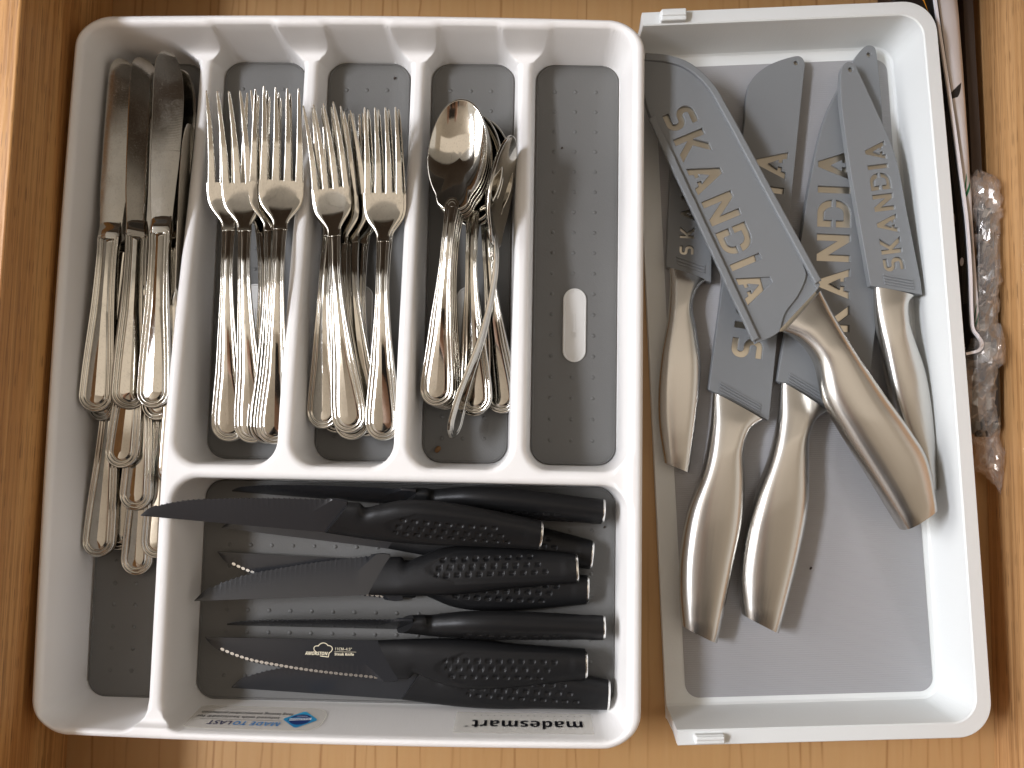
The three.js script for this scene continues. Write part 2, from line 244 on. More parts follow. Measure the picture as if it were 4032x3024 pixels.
{
  const t1 = canvasTex(1024, 352, (c, w, h) => {
    c.fillStyle = 'rgba(226,222,214,0.32)'; c.beginPath(); c.roundRect(4, 4, w - 8, h - 8, 16); c.fill();
    c.fillStyle = '#0d0d14'; c.textBaseline = 'alphabetic'; c.font = 'bold 182px sans-serif'; c.save(); const m = c.measureText('madesmart').width; c.translate(66, 214); c.scale(830 / m, 1); c.fillText('madesmart', 0, 0); c.restore();
    c.font = '46px sans-serif'; c.fillText('®', 912, 126); for (let i = 0; i < 17; i++) { c.beginPath(); c.arc(80 + i * 50, 296, 5, 0, 7); c.fill(); }
  });
  const t2 = canvasTex(1024, 352, (c, w, h) => {
    c.fillStyle = 'rgba(232,228,220,0.45)'; c.strokeStyle = 'rgba(246,242,230,.95)'; c.lineWidth = 5; c.beginPath(); c.roundRect(5, 5, w - 10, h - 10, 120); c.fill(); c.stroke();
    c.save(); c.translate(176, 168); c.rotate(Math.PI / 4); const gr = c.createLinearGradient(-90, -90, 90, 90); gr.addColorStop(0, '#1d86c4'); gr.addColorStop(1, '#39b4e6'); c.fillStyle = gr; c.beginPath(); c.roundRect(-92, -92, 184, 184, 22); c.fill(); c.restore();
    c.save(); c.translate(176, 168); c.fillStyle = '#1d3a7c'; c.beginPath(); c.arc(0, 0, 78, Math.PI, 0); c.bezierCurveTo(60, -10, 30, 4, 0, 0); c.bezierCurveTo(-30, -4, -60, 20, -78, 0); c.fill(); c.beginPath(); c.arc(0, 0, 78, 0, Math.PI); c.bezierCurveTo(-50, 40, -20, 16, 0, 26); c.bezierCurveTo(30, 36, 60, 26, 78, 0); c.fill();
    c.fillStyle = '#e9f2fb'; c.save(); c.rotate(-.12); c.fillRect(-78, -12, 156, 34); c.fillStyle = '#1d3a7c'; c.font = 'italic bold 34px serif'; c.fillText('Sanitized', -72, 16); c.restore(); c.fillStyle = '#fff'; c.font = '20px sans-serif'; c.fillText('Actifresh', -40, 56); c.restore();
    c.font = 'bold 78px sans-serif'; c.save(); c.transform(1, 0, -.12, 1, 0, 0); c.fillStyle = '#2f7cbf'; c.fillText('MADE TO', 306, 116); const m = c.measureText('MADE TO ').width; c.fillStyle = '#15164a'; c.fillText('LAST', 306 + m * .96, 116); c.restore();
    c.fillStyle = '#333'; c.fillRect(300, 136, 600, 4); c.fillStyle = '#101016'; c.font = 'bold 46px sans-serif'; c.fillText('Infused with Sanitized® for', 330, 196); c.fillText('long lasting antimicrobial protection', 250, 256, 680);
  });
  const sm = t => phy({ map: t, transparent: true, roughness: .28, side: THREE.DoubleSide });
  const a = at(1788, 2860, 26).x, b = at(2335, 2860, 26).x, c = at(736, 2850, 24).x, d = at(1284, 2830, 24).x;
  const s1 = part('sticker', wallSheet(a, b, 13, 39, .35), sm(t1), tray); s1.userData.label = 'clear sticker printed madesmart in black';
  const s2 = part('sticker', wallSheet(c, d, 13, 41, .35), sm(t2), tray); s2.userData.label = 'clear rounded sticker with blue diamond and small print';
}

// ------------------------------------------------------------ the knife tray on the right
const ROT = .052, toT = p => [p.x * Math.cos(ROT) - p.z * Math.sin(ROT), p.x * Math.sin(ROT) + p.z * Math.cos(ROT)];
const ktray = thing('knife_tray', 'white plastic tray open on its left side holding the sheathed knives', 'tray');
ktray.rotation.y = ROT;
{
  const X0 = 174.5, X1 = 344.2, Z0 = -203, Z1 = 211.6, H = 36, F = 2;
  const U = (ins, r, y) => { // open outline: from left end of the top wall, round the right side, to left end of the bottom wall
    const o = [], x1 = X1 - ins, z0 = Z0 + ins, z1 = Z1 - ins; for (let k = 0; k <= 30; k++) o.push([lerp(X0, x1 - r, k / 30), y, z0]);
    for (let k = 1; k <= 12; k++) { const a = -Math.PI / 2 + k / 12 * Math.PI / 2; o.push([x1 - r + Math.cos(a) * r, y, z0 + r + Math.sin(a) * r]); }
    for (let k = 1; k < 40; k++) { const t = k / 40; o.push([x1 + 1.2 * Math.sin(Math.PI * t), y, lerp(z0 + r, z1 - r, t)]); }
    for (let k = 0; k <= 12; k++) { const a = k / 12 * Math.PI / 2; o.push([x1 - r + Math.cos(a) * r, y, z1 - r + Math.sin(a) * r]); }
    for (let k = 1; k <= 30; k++) o.push([lerp(x1 - r, X0, k / 30), y, z1]); return o;
  };
  const rings = [[3.2, 17, .2], [2.4, 17.5, 30], [.2, 19, 30.3], [0, 19, 31], [0, 19, 35.3], [.5, 18.6, 36], [7.6, 14, 36], [8.3, 13.5, 35.4], [10.4, 12, 7], [10.9, 11.5, 4.4], [12, 10.5, 3.2], [13, 9.5, 3]].map(a => U(a[0], a[1], a[2]));
  const n = rings[0].length, pos = [], uv = [], idx = []; rings.forEach(r => r.forEach(p => { pos.push(...p); uv.push(p[0] * MM, p[2] * MM); }));
  for (let i = 0; i < rings.length - 1; i++) for (let j = 0; j < n - 1; j++) { const a = i * n + j, b = a + 1, c = a + n, d = b + n; idx.push(a, b, c, b, d, c); }
  // floor inside the last ring, its open left edge turned down, and the cut ends of the two walls
  const last = rings[rings.length - 1], o = pos.length / 3; last.forEach(p => { pos.push(...p); uv.push(p[0] * MM, p[2] * MM); pos.push(X0, 3, p[2]); uv.push(X0 * MM, p[2] * MM); });
  for (let j = 0; j < n - 1; j++) { const a = o + 2 * j, b = a + 2; idx.push(a, b, a + 1, b, b + 1, a + 1); }
  for (const [z0, z1] of [[Z0 + 3, Z1 - 3]]) { const q = pos.length / 3; pos.push(X0, 3, z0, X0, 3, z1, X0 - .3, .2, z0, X0 - .3, .2, z1); uv.push(0, 0, 0, 0, 0, 0, 0, 0); idx.push(q, q + 1, q + 2, q + 1, q + 3, q + 2); }
  for (const j of [0, n - 1]) { const q = pos.length / 3; rings.forEach(r => { pos.push(...r[j]); uv.push(0, 0); }); pos.push(X0, .2, rings[7][j][2]); uv.push(0, 0); for (let i = 0; i < rings.length - 1; i++) idx.push(...(j ? [q + i, q + rings.length, q + i + 1] : [q + i, q + i + 1, q + rings.length])); }
  const g = toCreasedNormals(build(pos, idx.reverse(), uv), .5); part('tray_shell', g, M.white2, ktray);
  const mx0 = 186, mx1 = 329.5, mz0 = -184.6, mz1 = 196.8, mg = loft([[0, 2.6], [0, 3.35], [.3, 3.5]].map(([e, y]) => rrLine((mx1 - mx0) / 2 - e, (mz1 - mz0) / 2 - e, 8).map(([x, z]) => [x + (mx0 + mx1) / 2, y, z + (mz0 + mz1) / 2])), { cap0: false, crease: .5 });
  { const p = mg.attributes.position; for (let i = 0; i < p.count; i++) mg.attributes.uv.setXY(i, p.getX(i) * MM, p.getZ(i) * MM); }
  part('ribbed_mat', mg, M.mat2, ktray);
  for (const [a, b, s] of [[at(2600, 66, 38), at(2703, 60, 38), -1], [at(2735, 2910, 38), at(2853, 2905, 38), 1]]) {
    const p = toT(a), q = toT(b), z = s < 0 ? Z0 + 1 : Z1 - 8;
    part('slide_clip', mergeGeometries([box(p[0], q[0], 34.5, 39.6, z + (s < 0 ? 0 : 1.5), z + 6.5, 1.1), box(p[0] + .4, q[0] - .3, 37.6, 40.6, z + (s < 0 ? 0 : 2), z + 4.2, .9)]), M.white2, ktray);
  }
}

// ------------------------------------------------------------ cutlery shapes
const PROF = [[0, 0], [.12, .7], [.5, 1.2], [1.05, 1.45], [1.65, 1.2], [2.0, .8], [2.35, 1.15], [2.95, 1.5], [3.55, 1.15], [3.9, .8], [4.25, 1.05], [4.9, 1.32], [5.8, 1.48], [99, 1.72]];
const UNDER = [[0, 0], [.3, -.55], [1, -.8], [99, -.95]];
function handleGeo(z0, L, w, k = 1, neckArc = 0) { // rounded paddle handle with two beaded lines along its edge
  const wE = w(L - 11), zc = L - wE, out = [], N = 110; const wz = z => z > zc ? wE : w(z);
  for (let i = 0; i <= N; i++) { const z = lerp(z0, zc, i / N); out.push([wz(z), z]); }
  for (let i = 1; i < 22; i++) { const a = i / 22 * Math.PI; out.push([Math.cos(a) * wE, zc + Math.sin(a) * wE]); }
  for (let i = N; i >= 0; i--) { const z = lerp(z0, zc, i / N); out.push([-wz(z), z]); }
  out.push([-wz(z0) * .5, z0 - neckArc], [0, z0 - neckArc * 1.2], [wz(z0) * .5, z0 - neckArc]);
  const mid = p => [0, clamp(p[1], z0 + wz(z0) * .6, zc)];
  return inset(out, mid, PROF.map(([e, h]) => [e, h * k]), UNDER.map(([e, h]) => [e, h * k]), neckArc > 2 ? z => lerp(.12, 1, sstep(z0 - neckArc, z0 + 13, z)) : undefined);
}
function flatLoop(hw, th, y, z, cam, n = 11, er = .7) { // flat strip section with rounded edges; cam lifts the edges
  const r = []; for (let i = 0; i <= n; i++) { const v = lerp(-1, 1, i / n), x = v * hw, ed = Math.max(0, 1 - ((1 - Math.abs(v)) * hw / er)); r.push([x, y + cam * v * v + th / 2 * Math.sqrt(Math.max(.06, 1 - ed * ed)), z]); }
  for (let i = n; i >= 0; i--) { const v = lerp(-1, 1, i / n), x = v * hw, ed = Math.max(0, 1 - ((1 - Math.abs(v)) * hw / er)); r.push([x, y + cam * v * v - th / 2 * Math.sqrt(Math.max(.06, 1 - ed * ed)), z]); }
  return r.reverse();
}
const headW = smoothTab([[0, 1], [.28, 1], [.45, .955], [.56, .88], [.66, .76], [.75, .62], [.84, .48], [.92, .38], [1, .33]]);
function makeFork(g, L, tineL, headL, W) {
  const tip = z => 12 * Math.max(0, (headL - 12 - z) / (headL - 12)) ** 2.4, tail = smoothTab([[headL + 4, 3.2], [headL + 28, 7.2], [L * .66, 7], [L - 20, 3], [L, 1.8]]), prof = z => tip(z) + (z < headL + 4 ? .8 + 2.4 * sstep(headL - 16, headL + 12, z) / sstep(headL - 16, headL + 12, headL + 4) : tail(z));
  const hw = smoothTab([[headL - 3, 4.4], [headL + 12, 3.6], [headL + 40, 3.9], [L - 45, 7.0], [L - 18, 10.0], [L - 10, 10.4], [L, 10.6]]);
  part('handle', bendY(handleGeo(headL - 3, L, hw, .95, 3), prof), M.steel, g);
  const hd = []; for (let i = 0; i <= 26; i++) { const z = lerp(tineL, headL + 3, i / 26), t = clamp((z - tineL) / (headL - tineL)), w = W * headW(t); hd.push(flatLoop(w, 1.7, prof(z) + .45, z, .9 * (1 - t) + .1)); }
  part('head', loft(hd), M.steel, g);
  for (let k = 0; k < 4; k++) { const x0 = (k - 1.5) * W * .53, rings = []; for (let i = 0; i <= 16; i++) { const t = i / 16, z = tineL + .6 - (tineL + .6) * t, w = lerp(W * .203, W * .068, t ** .95) * (i === 16 ? .55 : i === 15 ? .9 : 1), v = x0 / W; rings.push(flatLoop(w, lerp(1.65, 1.35, t), prof(z) + .45 + .9 * v * v, z, 0, 11, .4).map(p => [p[0] + x0 * (1 - .04 * t), p[1], p[2]]).reverse()); }
    part('tine', loft(rings), M.steel, g); }
  return g;
}
function makeSpoon(g) {
  const L = 178, zB = 64, zc = 33, out = [], N = 72;
  const prof = smoothTab([[0, 5.4], [18, 4.4], [46, 4.6], [62, 6.6], [84, 9.4], [118, 8.4], [L - 22, 3], [L, 1.8]]);
  const hw = smoothTab([[zB - 3, 4.2], [zB + 14, 3.5], [zB + 40, 4.0], [L - 45, 7.0], [L - 18, 9.8], [L - 10, 10.2], [L, 10.4]]);
  part('handle', bendY(handleGeo(zB - 3, L, hw, .95, 3), prof), M.steel, g);
  const bw = z => z < zc ? 17.6 * Math.sqrt(Math.max(0, 1 - ((zc - z) / zc) ** 2)) ** .96 : Math.max(0, 17.6 * (1 - ((z - zc) / (zB + 1 - zc)) ** 2.05) ** .72) + 3.6 * sstep(zB - 9, zB, z);
  for (let i = 0; i <= N; i++) { const a = i / N, z = zc - zc * Math.cos(a * Math.PI); const zz = z > zc ? zc + (z - zc) * (zB + 1 - zc) / zc : z; out.push([bw(zz), zz]); }
  for (let i = N - 1; i > 0; i--) out.push([-out[i][0], out[i][1]]);
  const pos = [], uv = [], idx = [], n = out.length, D = 6.4, R = 22;
  const ring = (s, y) => out.forEach(p => { const x = p[0] * s, z = 32 + (p[1] - 32) * s; pos.push(x, y + prof(p[1]) * s + (1 - s) * prof(32), z); uv.push(x * MM, z * MM); });
  for (let k = 0; k <= R; k++) { const s = Math.max(.001, k / R); ring(s, -1.6 - D * (1 - s ** 2.3)); } // back
  ring(1.012, -1.1); ring(1.0, -.15); ring(.975, 0);
  for (let k = R; k >= 0; k--) { const s = .965 * Math.max(.001, k / R); ring(s, -.15 - D * (1 - (s / .965) ** 2.3)); } // hollow
  const K = 2 * (R + 1) + 3; for (let i = 0; i < K - 1; i++) for (let j = 0; j < n; j++) { const a = i * n + j, b = i * n + (j + 1) % n, c = a + n, d = b + n; idx.push(a, c, b, b, c, d); }
  const bowl = build(pos, idx, uv); bowl.index.array.reverse(); bowl.computeVertexNormals(); part('bowl', bowl, M.steel, g); return g;
}
function makeTableKnife(g) {
  const L = 214, zH = 108;
  const hw = smoothTab([[zH, 6.6], [zH + 14, 6.2], [zH + 40, 7.0], [L - 30, 9.2], [L - 12, 9.9], [L, 10]]);
  const hg = handleGeo(zH + 2, L, hw, 2.0, 1.5); part('handle', hg, M.steel, g);
  // blade: straight back on -x, belly and rounded tip on +x, fine teeth toward the tip
  const back = smoothTab([[0, -3.5], [2.5, -6.2], [8, -7.6], [30, -8], [80, -7.4], [100, -6.2], [110, -5.6]]), edge = smoothTab([[0, -1], [1.4, 2.6], [6, 6], [16, 9.2], [34, 10.6], [60, 9.6], [88, 7.4], [102, 6.3], [110, 5.8]]);
  const rings = []; for (let i = 0; i <= 220; i++) { const z = i / 220 * (zH + 1.5), b = back(z), e = edge(z) - (z < 62 && z > 4 ? .28 * (i % 2) : 0), t = lerp(.55, 1.15, z / 108), m = lerp(b, e, .8);
    rings.push([[b, t * .6, z], [b + .5, t, z], [lerp(b, e, .45), t, z], [m, t * .75, z], [e, .12, z], [e, -.12, z], [m, -t * .75, z], [b + .5, -t, z], [b, -t * .6, z]].reverse()); }
  part('blade', loft(rings, { crease: .35 }), M.steelBlade, g);
  const bo = []; for (let i = 0; i <= 12; i++) { const t = i / 12, z = zH - 7 + 10.5 * t, a = lerp(6.0, 6.6, t), h = lerp(1.1, 2.9, sstep(0, .7, t)); const r = []; for (let k = 0; k < 24; k++) { const q = k / 24 * 2 * Math.PI; r.push([a * Math.sign(Math.cos(q)) * Math.abs(Math.cos(q)) ** .45, h * Math.sign(Math.sin(q)) * Math.abs(Math.sin(q)) ** .7, z]); } bo.push(r); }
  part('bolster', loft(bo), M.steel, g); return g;
}
const GK = 'steel table knives heaped in the left column', GF = 'large dinner forks in the second column', GS = 'smaller forks in the third column', GP = 'spoons in the fourth column', GB = 'black serrated steak knives in the bottom compartment';
// table knives: [tip x, y, height], [end x, y, height], roll, label
const KN = [
  [[520, 800, 10], [388, 2192, 15], 0, 'table knife lowest at the left, broad handle end resting by the left wall'],
  [[560, 780, 9], [470, 2166, 8], -6, 'table knife half hidden right of the lowest left handle end'],
  [[625, 855, 8], [540, 2284, 9], 2, 'table knife whose handle end reaches furthest down the left column'],
  [[690, 790, 10], [622, 2212, 12], -5, 'table knife under the steak knife tip, handle end against the divider'],
  [[640, 620, 13], [535, 2012, 16], 3, 'table knife whose handle end touches the black steak knife tip'],
  [[640, 450, 19], [478, 1846, 22], -4, 'table knife with its wide handle end showing alone below the upper three'],
  [[580, 285, 17], [402, 1662, 18], 14, 'table knife tucked directly beneath the top left one, rim just showing'],
  [[718, 262, 20], [622, 1668, 21], 2, 'table knife directly beneath the top right one, its toothed edge showing'],
  [[572, 232, 21], [506, 1612, 25], -30, 'middle one of the three top table knives, dark blade face tilted away'],
  [[487, 232, 24], [378, 1624, 26], -6, 'leftmost of the three top table knives, dull grey blade'],
  [[662, 207, 29], [608, 1604, 31], 0, 'rightmost of the three top table knives, mirror bright blade'],
  [[744, 487, 26], [660, 1900, 22], 84, 'table knife standing on edge against the divider, thin bright blade'],
];
const k0 = makeTableKnife(thing('table_knife', KN[0][3], 'knife', GK));
KN.forEach(([t, e, r, label], i) => lay(i ? copyOf(k0, label) : k0, t, e, 214, r, i));
const DF = [
  [[906, 372, 27], [908, 1765, 18], -6, 'leftmost dinner fork, lowest in its pile'],
  [[950, 402, 29], [1000, 1740, 22], -4, 'second dinner fork from the left, dark reflection in its bowl'],
  [[1022, 402, 22], [1040, 1758, 19], -30, 'third dinner fork from the left, tilted against its neighbours'],
  [[1072, 398, 28], [1056, 1748, 24], -20, 'dinner fork nested just under the rightmost one'],
  [[1120, 394, 33], [1082, 1740, 28], -10, 'topmost dinner fork at the right with a broad bright bowl'],
];
const f0 = makeFork(thing('dinner_fork', DF[0][3], 'fork', GF), 203, 50, 76, 12.6);
DF.forEach(([t, e, r, label], i) => lay(i ? copyOf(f0, label) : f0, t, e, 203, r, i));
const SF = [
  [[1395, 500, 12], [1330, 1690, 11], 3, 'small fork at the bottom of the pile, tines hidden by the others'],
  [[1445, 490, 14], [1405, 1716, 13], -5, 'small fork deep in the pile with its handle leaning left'],
  [[1320, 470, 15], [1278, 1682, 19], 8, 'leftmost small fork, handle end against the left wall'],
  [[1362, 500, 19], [1452, 1700, 19], 10, 'small fork crossing between the two top ones, dark bowl'],
  [[1322, 494, 23], [1392, 1722, 22], 2, 'small fork just beneath the top left one, tines set lower'],
  [[1530, 462, 25], [1512, 1738, 22], 2, 'small fork just beneath the top right one'],
  [[1284, 452, 28], [1384, 1702, 26], 4, 'top left small fork, tines fanned to the left'],
  [[1514, 472, 30], [1511, 1724, 26], 0, 'top right small fork lying straight beside the divider'],
];
const s0 = makeFork(thing('salad_fork', SF[0][3], 'fork', GS), 190, 46, 72, 11.6);
SF.forEach(([t, e, r, label], i) => lay(i ? copyOf(s0, label) : s0, t, e, 190, r, i));
const SP = [
  [[1900, 470, 14], [1985, 1640, 9], 14, 'spoon whose handle end is furthest right'],
  [[1884, 474, 17], [1870, 1648, 12], 16, 'spoon beneath the right bundle, only its rim showing'],
  [[1872, 450, 22], [1878, 1640, 17], 14, 'top spoon of the right bundle, handle end facing up'],
  [[1848, 432, 22], [1748, 1632, 14], 10, 'lowest spoon nested under the large bright one'],
  [[1842, 424, 26], [1738, 1622, 18], 9, 'spoon nested second under the large bright one'],
  [[1834, 414, 30], [1728, 1612, 22], 8, 'spoon nested right under the large bright one'],
  [[1826, 405, 34], [1718, 1600, 26], 6, 'topmost spoon with a large mirror bright bowl'],
  [[1990, 545, 34], [1768, 1716, 24], -74, 'spoon standing on its edge by the right divider'],
];
const p0 = makeSpoon(thing('spoon', SP[0][3], 'spoon', GP));
SP.forEach(([t, e, r, label], i) => lay(i ? copyOf(p0, label) : p0, t, e, 178, r, i));

// ------------------------------------------------------------ steak knives
function makeSteak(g) {
  const edgeT = smoothTab([[0, .4], [5, 5.4], [13, 9.6], [27, 14], [45, 17], [60, 19], [80, 21], [98, 22.3], [107, 23.2], [112, 22.5]]);
  const B = [], rings = []; const tooth = z => z > 9 && z < 101 ? 1.0 * Math.sqrt(Math.max(0, 1 - (2 * (((z - 9) / 2.87) % 1) - 1) ** 2)) : 0;
  for (let i = 0; i <= 380; i++) { const z = i / 380 * 112, w = edgeT(z), e = Math.max(.3, w - tooth(z)), bv = w * lerp(.3, .56, clamp(z / 45)) * (z > 92 ? lerp(1, 1.75, clamp((z - 92) / 12)) : 1), b = Math.min(bv, e - .1), t = lerp(.5, .9, clamp(z / 100));
    rings.push([[.0, t, z], [b * .5, t, z], [b, t, z], [lerp(b, e, .6), t * .5, z], [e, .1, z], [e, -.1, z], [lerp(b, e, .6), -t * .5, z], [b, -t, z], [0, -t, z]].reverse()); }
  part('blade', loft(rings, { crease: .12 }), M.blackBlade, g);
  const cr = []; // bright ground hollows of the serration, on one face
  for (let k = 0; k < 32; k++) { const z = 9 + 2.87 * (k + .5), w = edgeT(z), sl = (edgeT(z + .5) - edgeT(z - .5)), s = new THREE.CircleGeometry(1, 12); s.rotateX(-Math.PI / 2); s.scale(.8, 1, 1.25); s.rotateY(Math.atan(sl)); s.translate(w - 1.85, .4, z); cr.push(s); }
  const top = smoothTab([[100, 0], [122, -1.3], [141, -1.8], [160, -1.2], [179, .4], [205, 1.8], [219, 2.4]]), bot = smoothTab([[100, 20.6], [111, 20.6], [120, 17.7], [129, 20.4], [141, 24.4], [156, 25.9], [179, 24.4], [205, 21], [219, 19]]), th = smoothTab([[100, 4.3], [110, 4.9], [122, 5.7], [135, 6.6], [155, 7.6], [180, 7.6], [219, 6.6]]);
  const hr = [], NZ = 300, NP = 120;
  const pill = (x, z) => { let d = 0; for (let r = 0; r < 3; r++) { const k = Math.round((z - 139 - r * 2.2) / 6.2); if (k < 0 || k > 10 - r) continue; const zc = 139 + r * 2.2 + k * 6.2, q = Math.hypot(Math.max(0, Math.abs(z - zc) - .75), x - 8.6 - r * 4.4) - .86; d = Math.max(d, sstep(.3, -.25, q)); } return d; };
  for (let i = 0; i <= NZ; i++) { const z0 = lerp(102, 219, i / NZ), x0 = top(z0), x1 = bot(z0), c = (x0 + x1) / 2, a = (x1 - x0) / 2, h = th(z0), r = [];
    for (let k = 0; k < NP; k++) { const q = k / NP * 2 * Math.PI, cs = Math.cos(q), sn = Math.sin(q), x = c + a * Math.sign(cs) * Math.abs(cs) ** .82; let y = h * Math.sign(sn) * Math.abs(sn) ** .86; const fade = 1 - sstep(102, 128, z0), z = z0 + fade * lerp(-2, 10.5, clamp((x - x0) / 21));
      if (Math.abs(sn) > .25) { const leaf = sstep(0, 1.6, 9.6 - Math.abs(x - 13) - Math.max(0, 150 - z) * .45) * sstep(214, 209, z) * sstep(132, 138, z); y -= Math.sign(y) * (.35 * leaf + .75 * pill(x, z) * sstep(0, .3, leaf)) * (Math.abs(sn) - .25) / .75 * 1.2; }
      r.push([x, y, z]); } hr.push(r.reverse()); }
  part('handle', loft(hr), M.black, g);
  const ec = []; for (const [z, s] of [[218.6, .99], [219.6, 1], [220.2, .96]]) { const x0 = top(219), x1 = bot(219), c = (x0 + x1) / 2, a = (x1 - x0) / 2 * s, h = th(219) * s, r = []; for (let k = 0; k < 40; k++) { const q = k / 40 * 2 * Math.PI; r.push([c + a * Math.sign(Math.cos(q)) * Math.abs(Math.cos(q)) ** .82, h * Math.sign(Math.sin(q)) * Math.abs(Math.sin(q)) ** .86, z]); } ec.push(r.reverse()); }
  part('end_cap', loft(ec, { crease: .6 }), M.ground, g);
  part('serration', mergeGeometries(cr), M.ground, g);
  const pt = canvasTex(512, 176, (c) => { c.strokeStyle = c.fillStyle = '#e9e0c4'; c.lineWidth = 7; c.beginPath(); c.moveTo(112, 96); c.bezierCurveTo(70, 70, 90, 30, 130, 40); c.bezierCurveTo(150, 0, 205, 2, 220, 34); c.bezierCurveTo(270, 30, 280, 80, 236, 100); c.lineTo(228, 140); c.lineTo(150, 132); c.stroke(); c.font = 'bold italic 44px sans-serif'; c.fillText('AMORSTON', 6, 124, 212); c.font = '34px sans-serif'; c.fillText('11CM–4.5”', 286, 76, 200); c.fillRect(284, 88, 208, 3); c.font = 'bold 34px sans-serif'; c.fillText('Steak Knife', 286, 124, 196); });
  const pg = new THREE.PlaneGeometry(31, 10.6); pg.rotateX(-Math.PI / 2); pg.rotateY(-Math.PI / 2); pg.translate(7.4, .96, 78); 
  part('blade_print', pg, phy({ map: pt, transparent: true, roughness: .5 }), g);
  for (const m of g.children) if (m.name !== 'blade_print') flipX(m.geometry); else m.position.set(-13.9 * MM, 0, -4.5 * MM);
  return g;
}
// [tip], [end], roll, offset of the end across? : the spine runs from tip to end of the spine side
const SK = [
  [[866, 2078, 8], [2332, 2258, 9], 180, 'steak knife mostly hidden under the big tilted one, handle end at right'],
  [[857, 2172, 8], [2318, 2249, 9], 0, 'steak knife under the bright bladed one, its teeth turned downward in the photo'],
  [[904, 2706, 7], [2402, 2806, 9], 190, 'lowest steak knife in the photo, beside the madesmart sticker'],
  [[913, 1932, 9], [2370, 2042, 9], 244, 'steak knife on its side along the cross wall at the top'],
  [[893, 2458, 9], [2374, 2487, 9], 246, 'steak knife on its side in the middle with a thin dark blade'],
  [[818, 2508, 17], [2300, 2538, 15], 0, 'steak knife with printed logo and bright serrated edge'],
  [[788, 2366, 22], [2256, 2313, 21], 167, 'steak knife with the pale reflecting blade and silver end cap in view'],
  [[535, 2027, 46], [2140, 2167, 26], 212, 'steak knife whose tip pokes over the divider onto the table knives'],
];
const st0 = makeSteak(thing('steak_knife', SK[0][3], 'knife', GB));
SK.forEach(([t, e, r, label], i) => lay(i ? copyOf(st0, label) : st0, t, e, 220, r, i));

// ------------------------------------------------------------ sheathed kitchen knives
function thick(path, w) { const L = [], R = [], n = path.length; for (let i = 0; i < n; i++) { const a = path[Math.max(0, i - 1)], b = path[Math.min(n - 1, i + 1)], dx = b[0] - a[0], dy = b[1] - a[1], l = Math.hypot(dx, dy); L.push([path[i][0] - dy / l * w / 2, path[i][1] + dx / l * w / 2]); R.unshift([path[i][0] + dy / l * w / 2, path[i][1] - dx / l * w / 2]); } return [...L, ...R]; }
const arc = (cx, cy, rx, ry, a0, a1, n = 8) => Array.from({ length: n + 1 }, (_, i) => { const a = lerp(a0, a1, i / n) * Math.PI / 180; return [cx + Math.cos(a) * rx, cy + Math.sin(a) * ry]; });
const GL = {
  S: { w: .62, p: [thick([[.6, .9], ...arc(.26, .7, .18, .2, 90, 180, 6), ...arc(.26, .68, .18, .17, 180, 270, 6), ...arc(.36, .32, .18, .19, 90, 0, 6), ...arc(.36, .3, .18, .2, 0, -90, 6), [.02, .1]], .2)] },
  K: { w: .78, p: [[[0, 0], [0, 1], [.21, 1], [.21, .6], [.52, 1], [.8, 1], [.4, .5], [.8, 0], [.54, 0], [.21, .41], [.21, 0]]] },
  A: { w: .92, p: [[[0, 0], [.37, 1], [.55, 1], [.92, 0], [.7, 0], [.66, .14], [.53, .14], [.53, .28], [.63, .28], [.46, .6], [.29, .28], [.39, .28], [.39, .14], [.26, .14], [.22, 0]]] },
  N: { w: .84, p: [[[0, 0], [0, 1], [.21, 1], [.63, .38], [.63, 1], [.84, 1], [.84, 0], [.63, 0], [.21, .62], [.21, 0]]] },
  D: { w: .84, p: [[[0, .56], [0, 1], [.42, 1], ...arc(.42, .56, .42, .44, 90, 0), [.63, .56], ...arc(.42, .56, .2, .23, 0, 90), [.21, .79], [.21, .56]], [[0, .44], [.21, .44], [.21, .21], [.42, .21], ...arc(.42, .44, .2, .23, -90, 0), [.63, .44], [.84, .44], ...arc(.42, .44, .42, .44, 0, -90), [0, 0]]] },
  I: { w: .21, p: [[[0, 0], [0, 1], [.21, 1], [.21, 0]]] },
};
function word(origin, end, hgt) { // letter outlines of the cut-out name along origin -> end (local x, -z plane), tops to the left of the way
  const L = Math.hypot(end[0] - origin[0], end[1] - origin[1]), ux = (end[0] - origin[0]) / L, uy = (end[1] - origin[1]) / L, W = [...'SKANDIA'].reduce((s, c) => s + GL[c].w * hgt, 0), gap = (L - W) / 6, out = []; let x = 0;
  for (const c of 'SKANDIA') { for (const p of GL[c].p) out.push(p.map(([a, b]) => { const q = x + a * hgt, r = b * hgt; return [origin[0] + ux * q - uy * r, origin[1] + uy * q + ux * r]; })); x += GL[c].w * hgt + gap; }
  return out;
}
const shapeOf = pts => new THREE.Shape(pts.map(p => new THREE.Vector2(p[0], p[1])));
function areaSign(p) { let s = 0; p.forEach((a, i) => { const b = p[(i + 1) % p.length]; s += a[0] * b[1] - b[0] * a[1]; }); return s; }
function slab(pts, holes, y0, dep, bev = .35) { // outline in (x, -z)
  const s = shapeOf(areaSign(pts) < 0 ? pts.slice().reverse() : pts); for (const h of holes) s.holes.push(new THREE.Path((areaSign(h) > 0 ? h.slice().reverse() : h).map(p => new THREE.Vector2(p[0], p[1]))));
  const g = new THREE.ExtrudeGeometry(s, { depth: dep - bev, bevelEnabled: bev > 0, bevelThickness: bev, bevelSize: bev * .8, bevelOffset: -bev * .8, bevelSegments: 2, curveSegments: 6 }); g.rotateX(-Math.PI / 2); g.translate(0, y0, 0); return g;
}
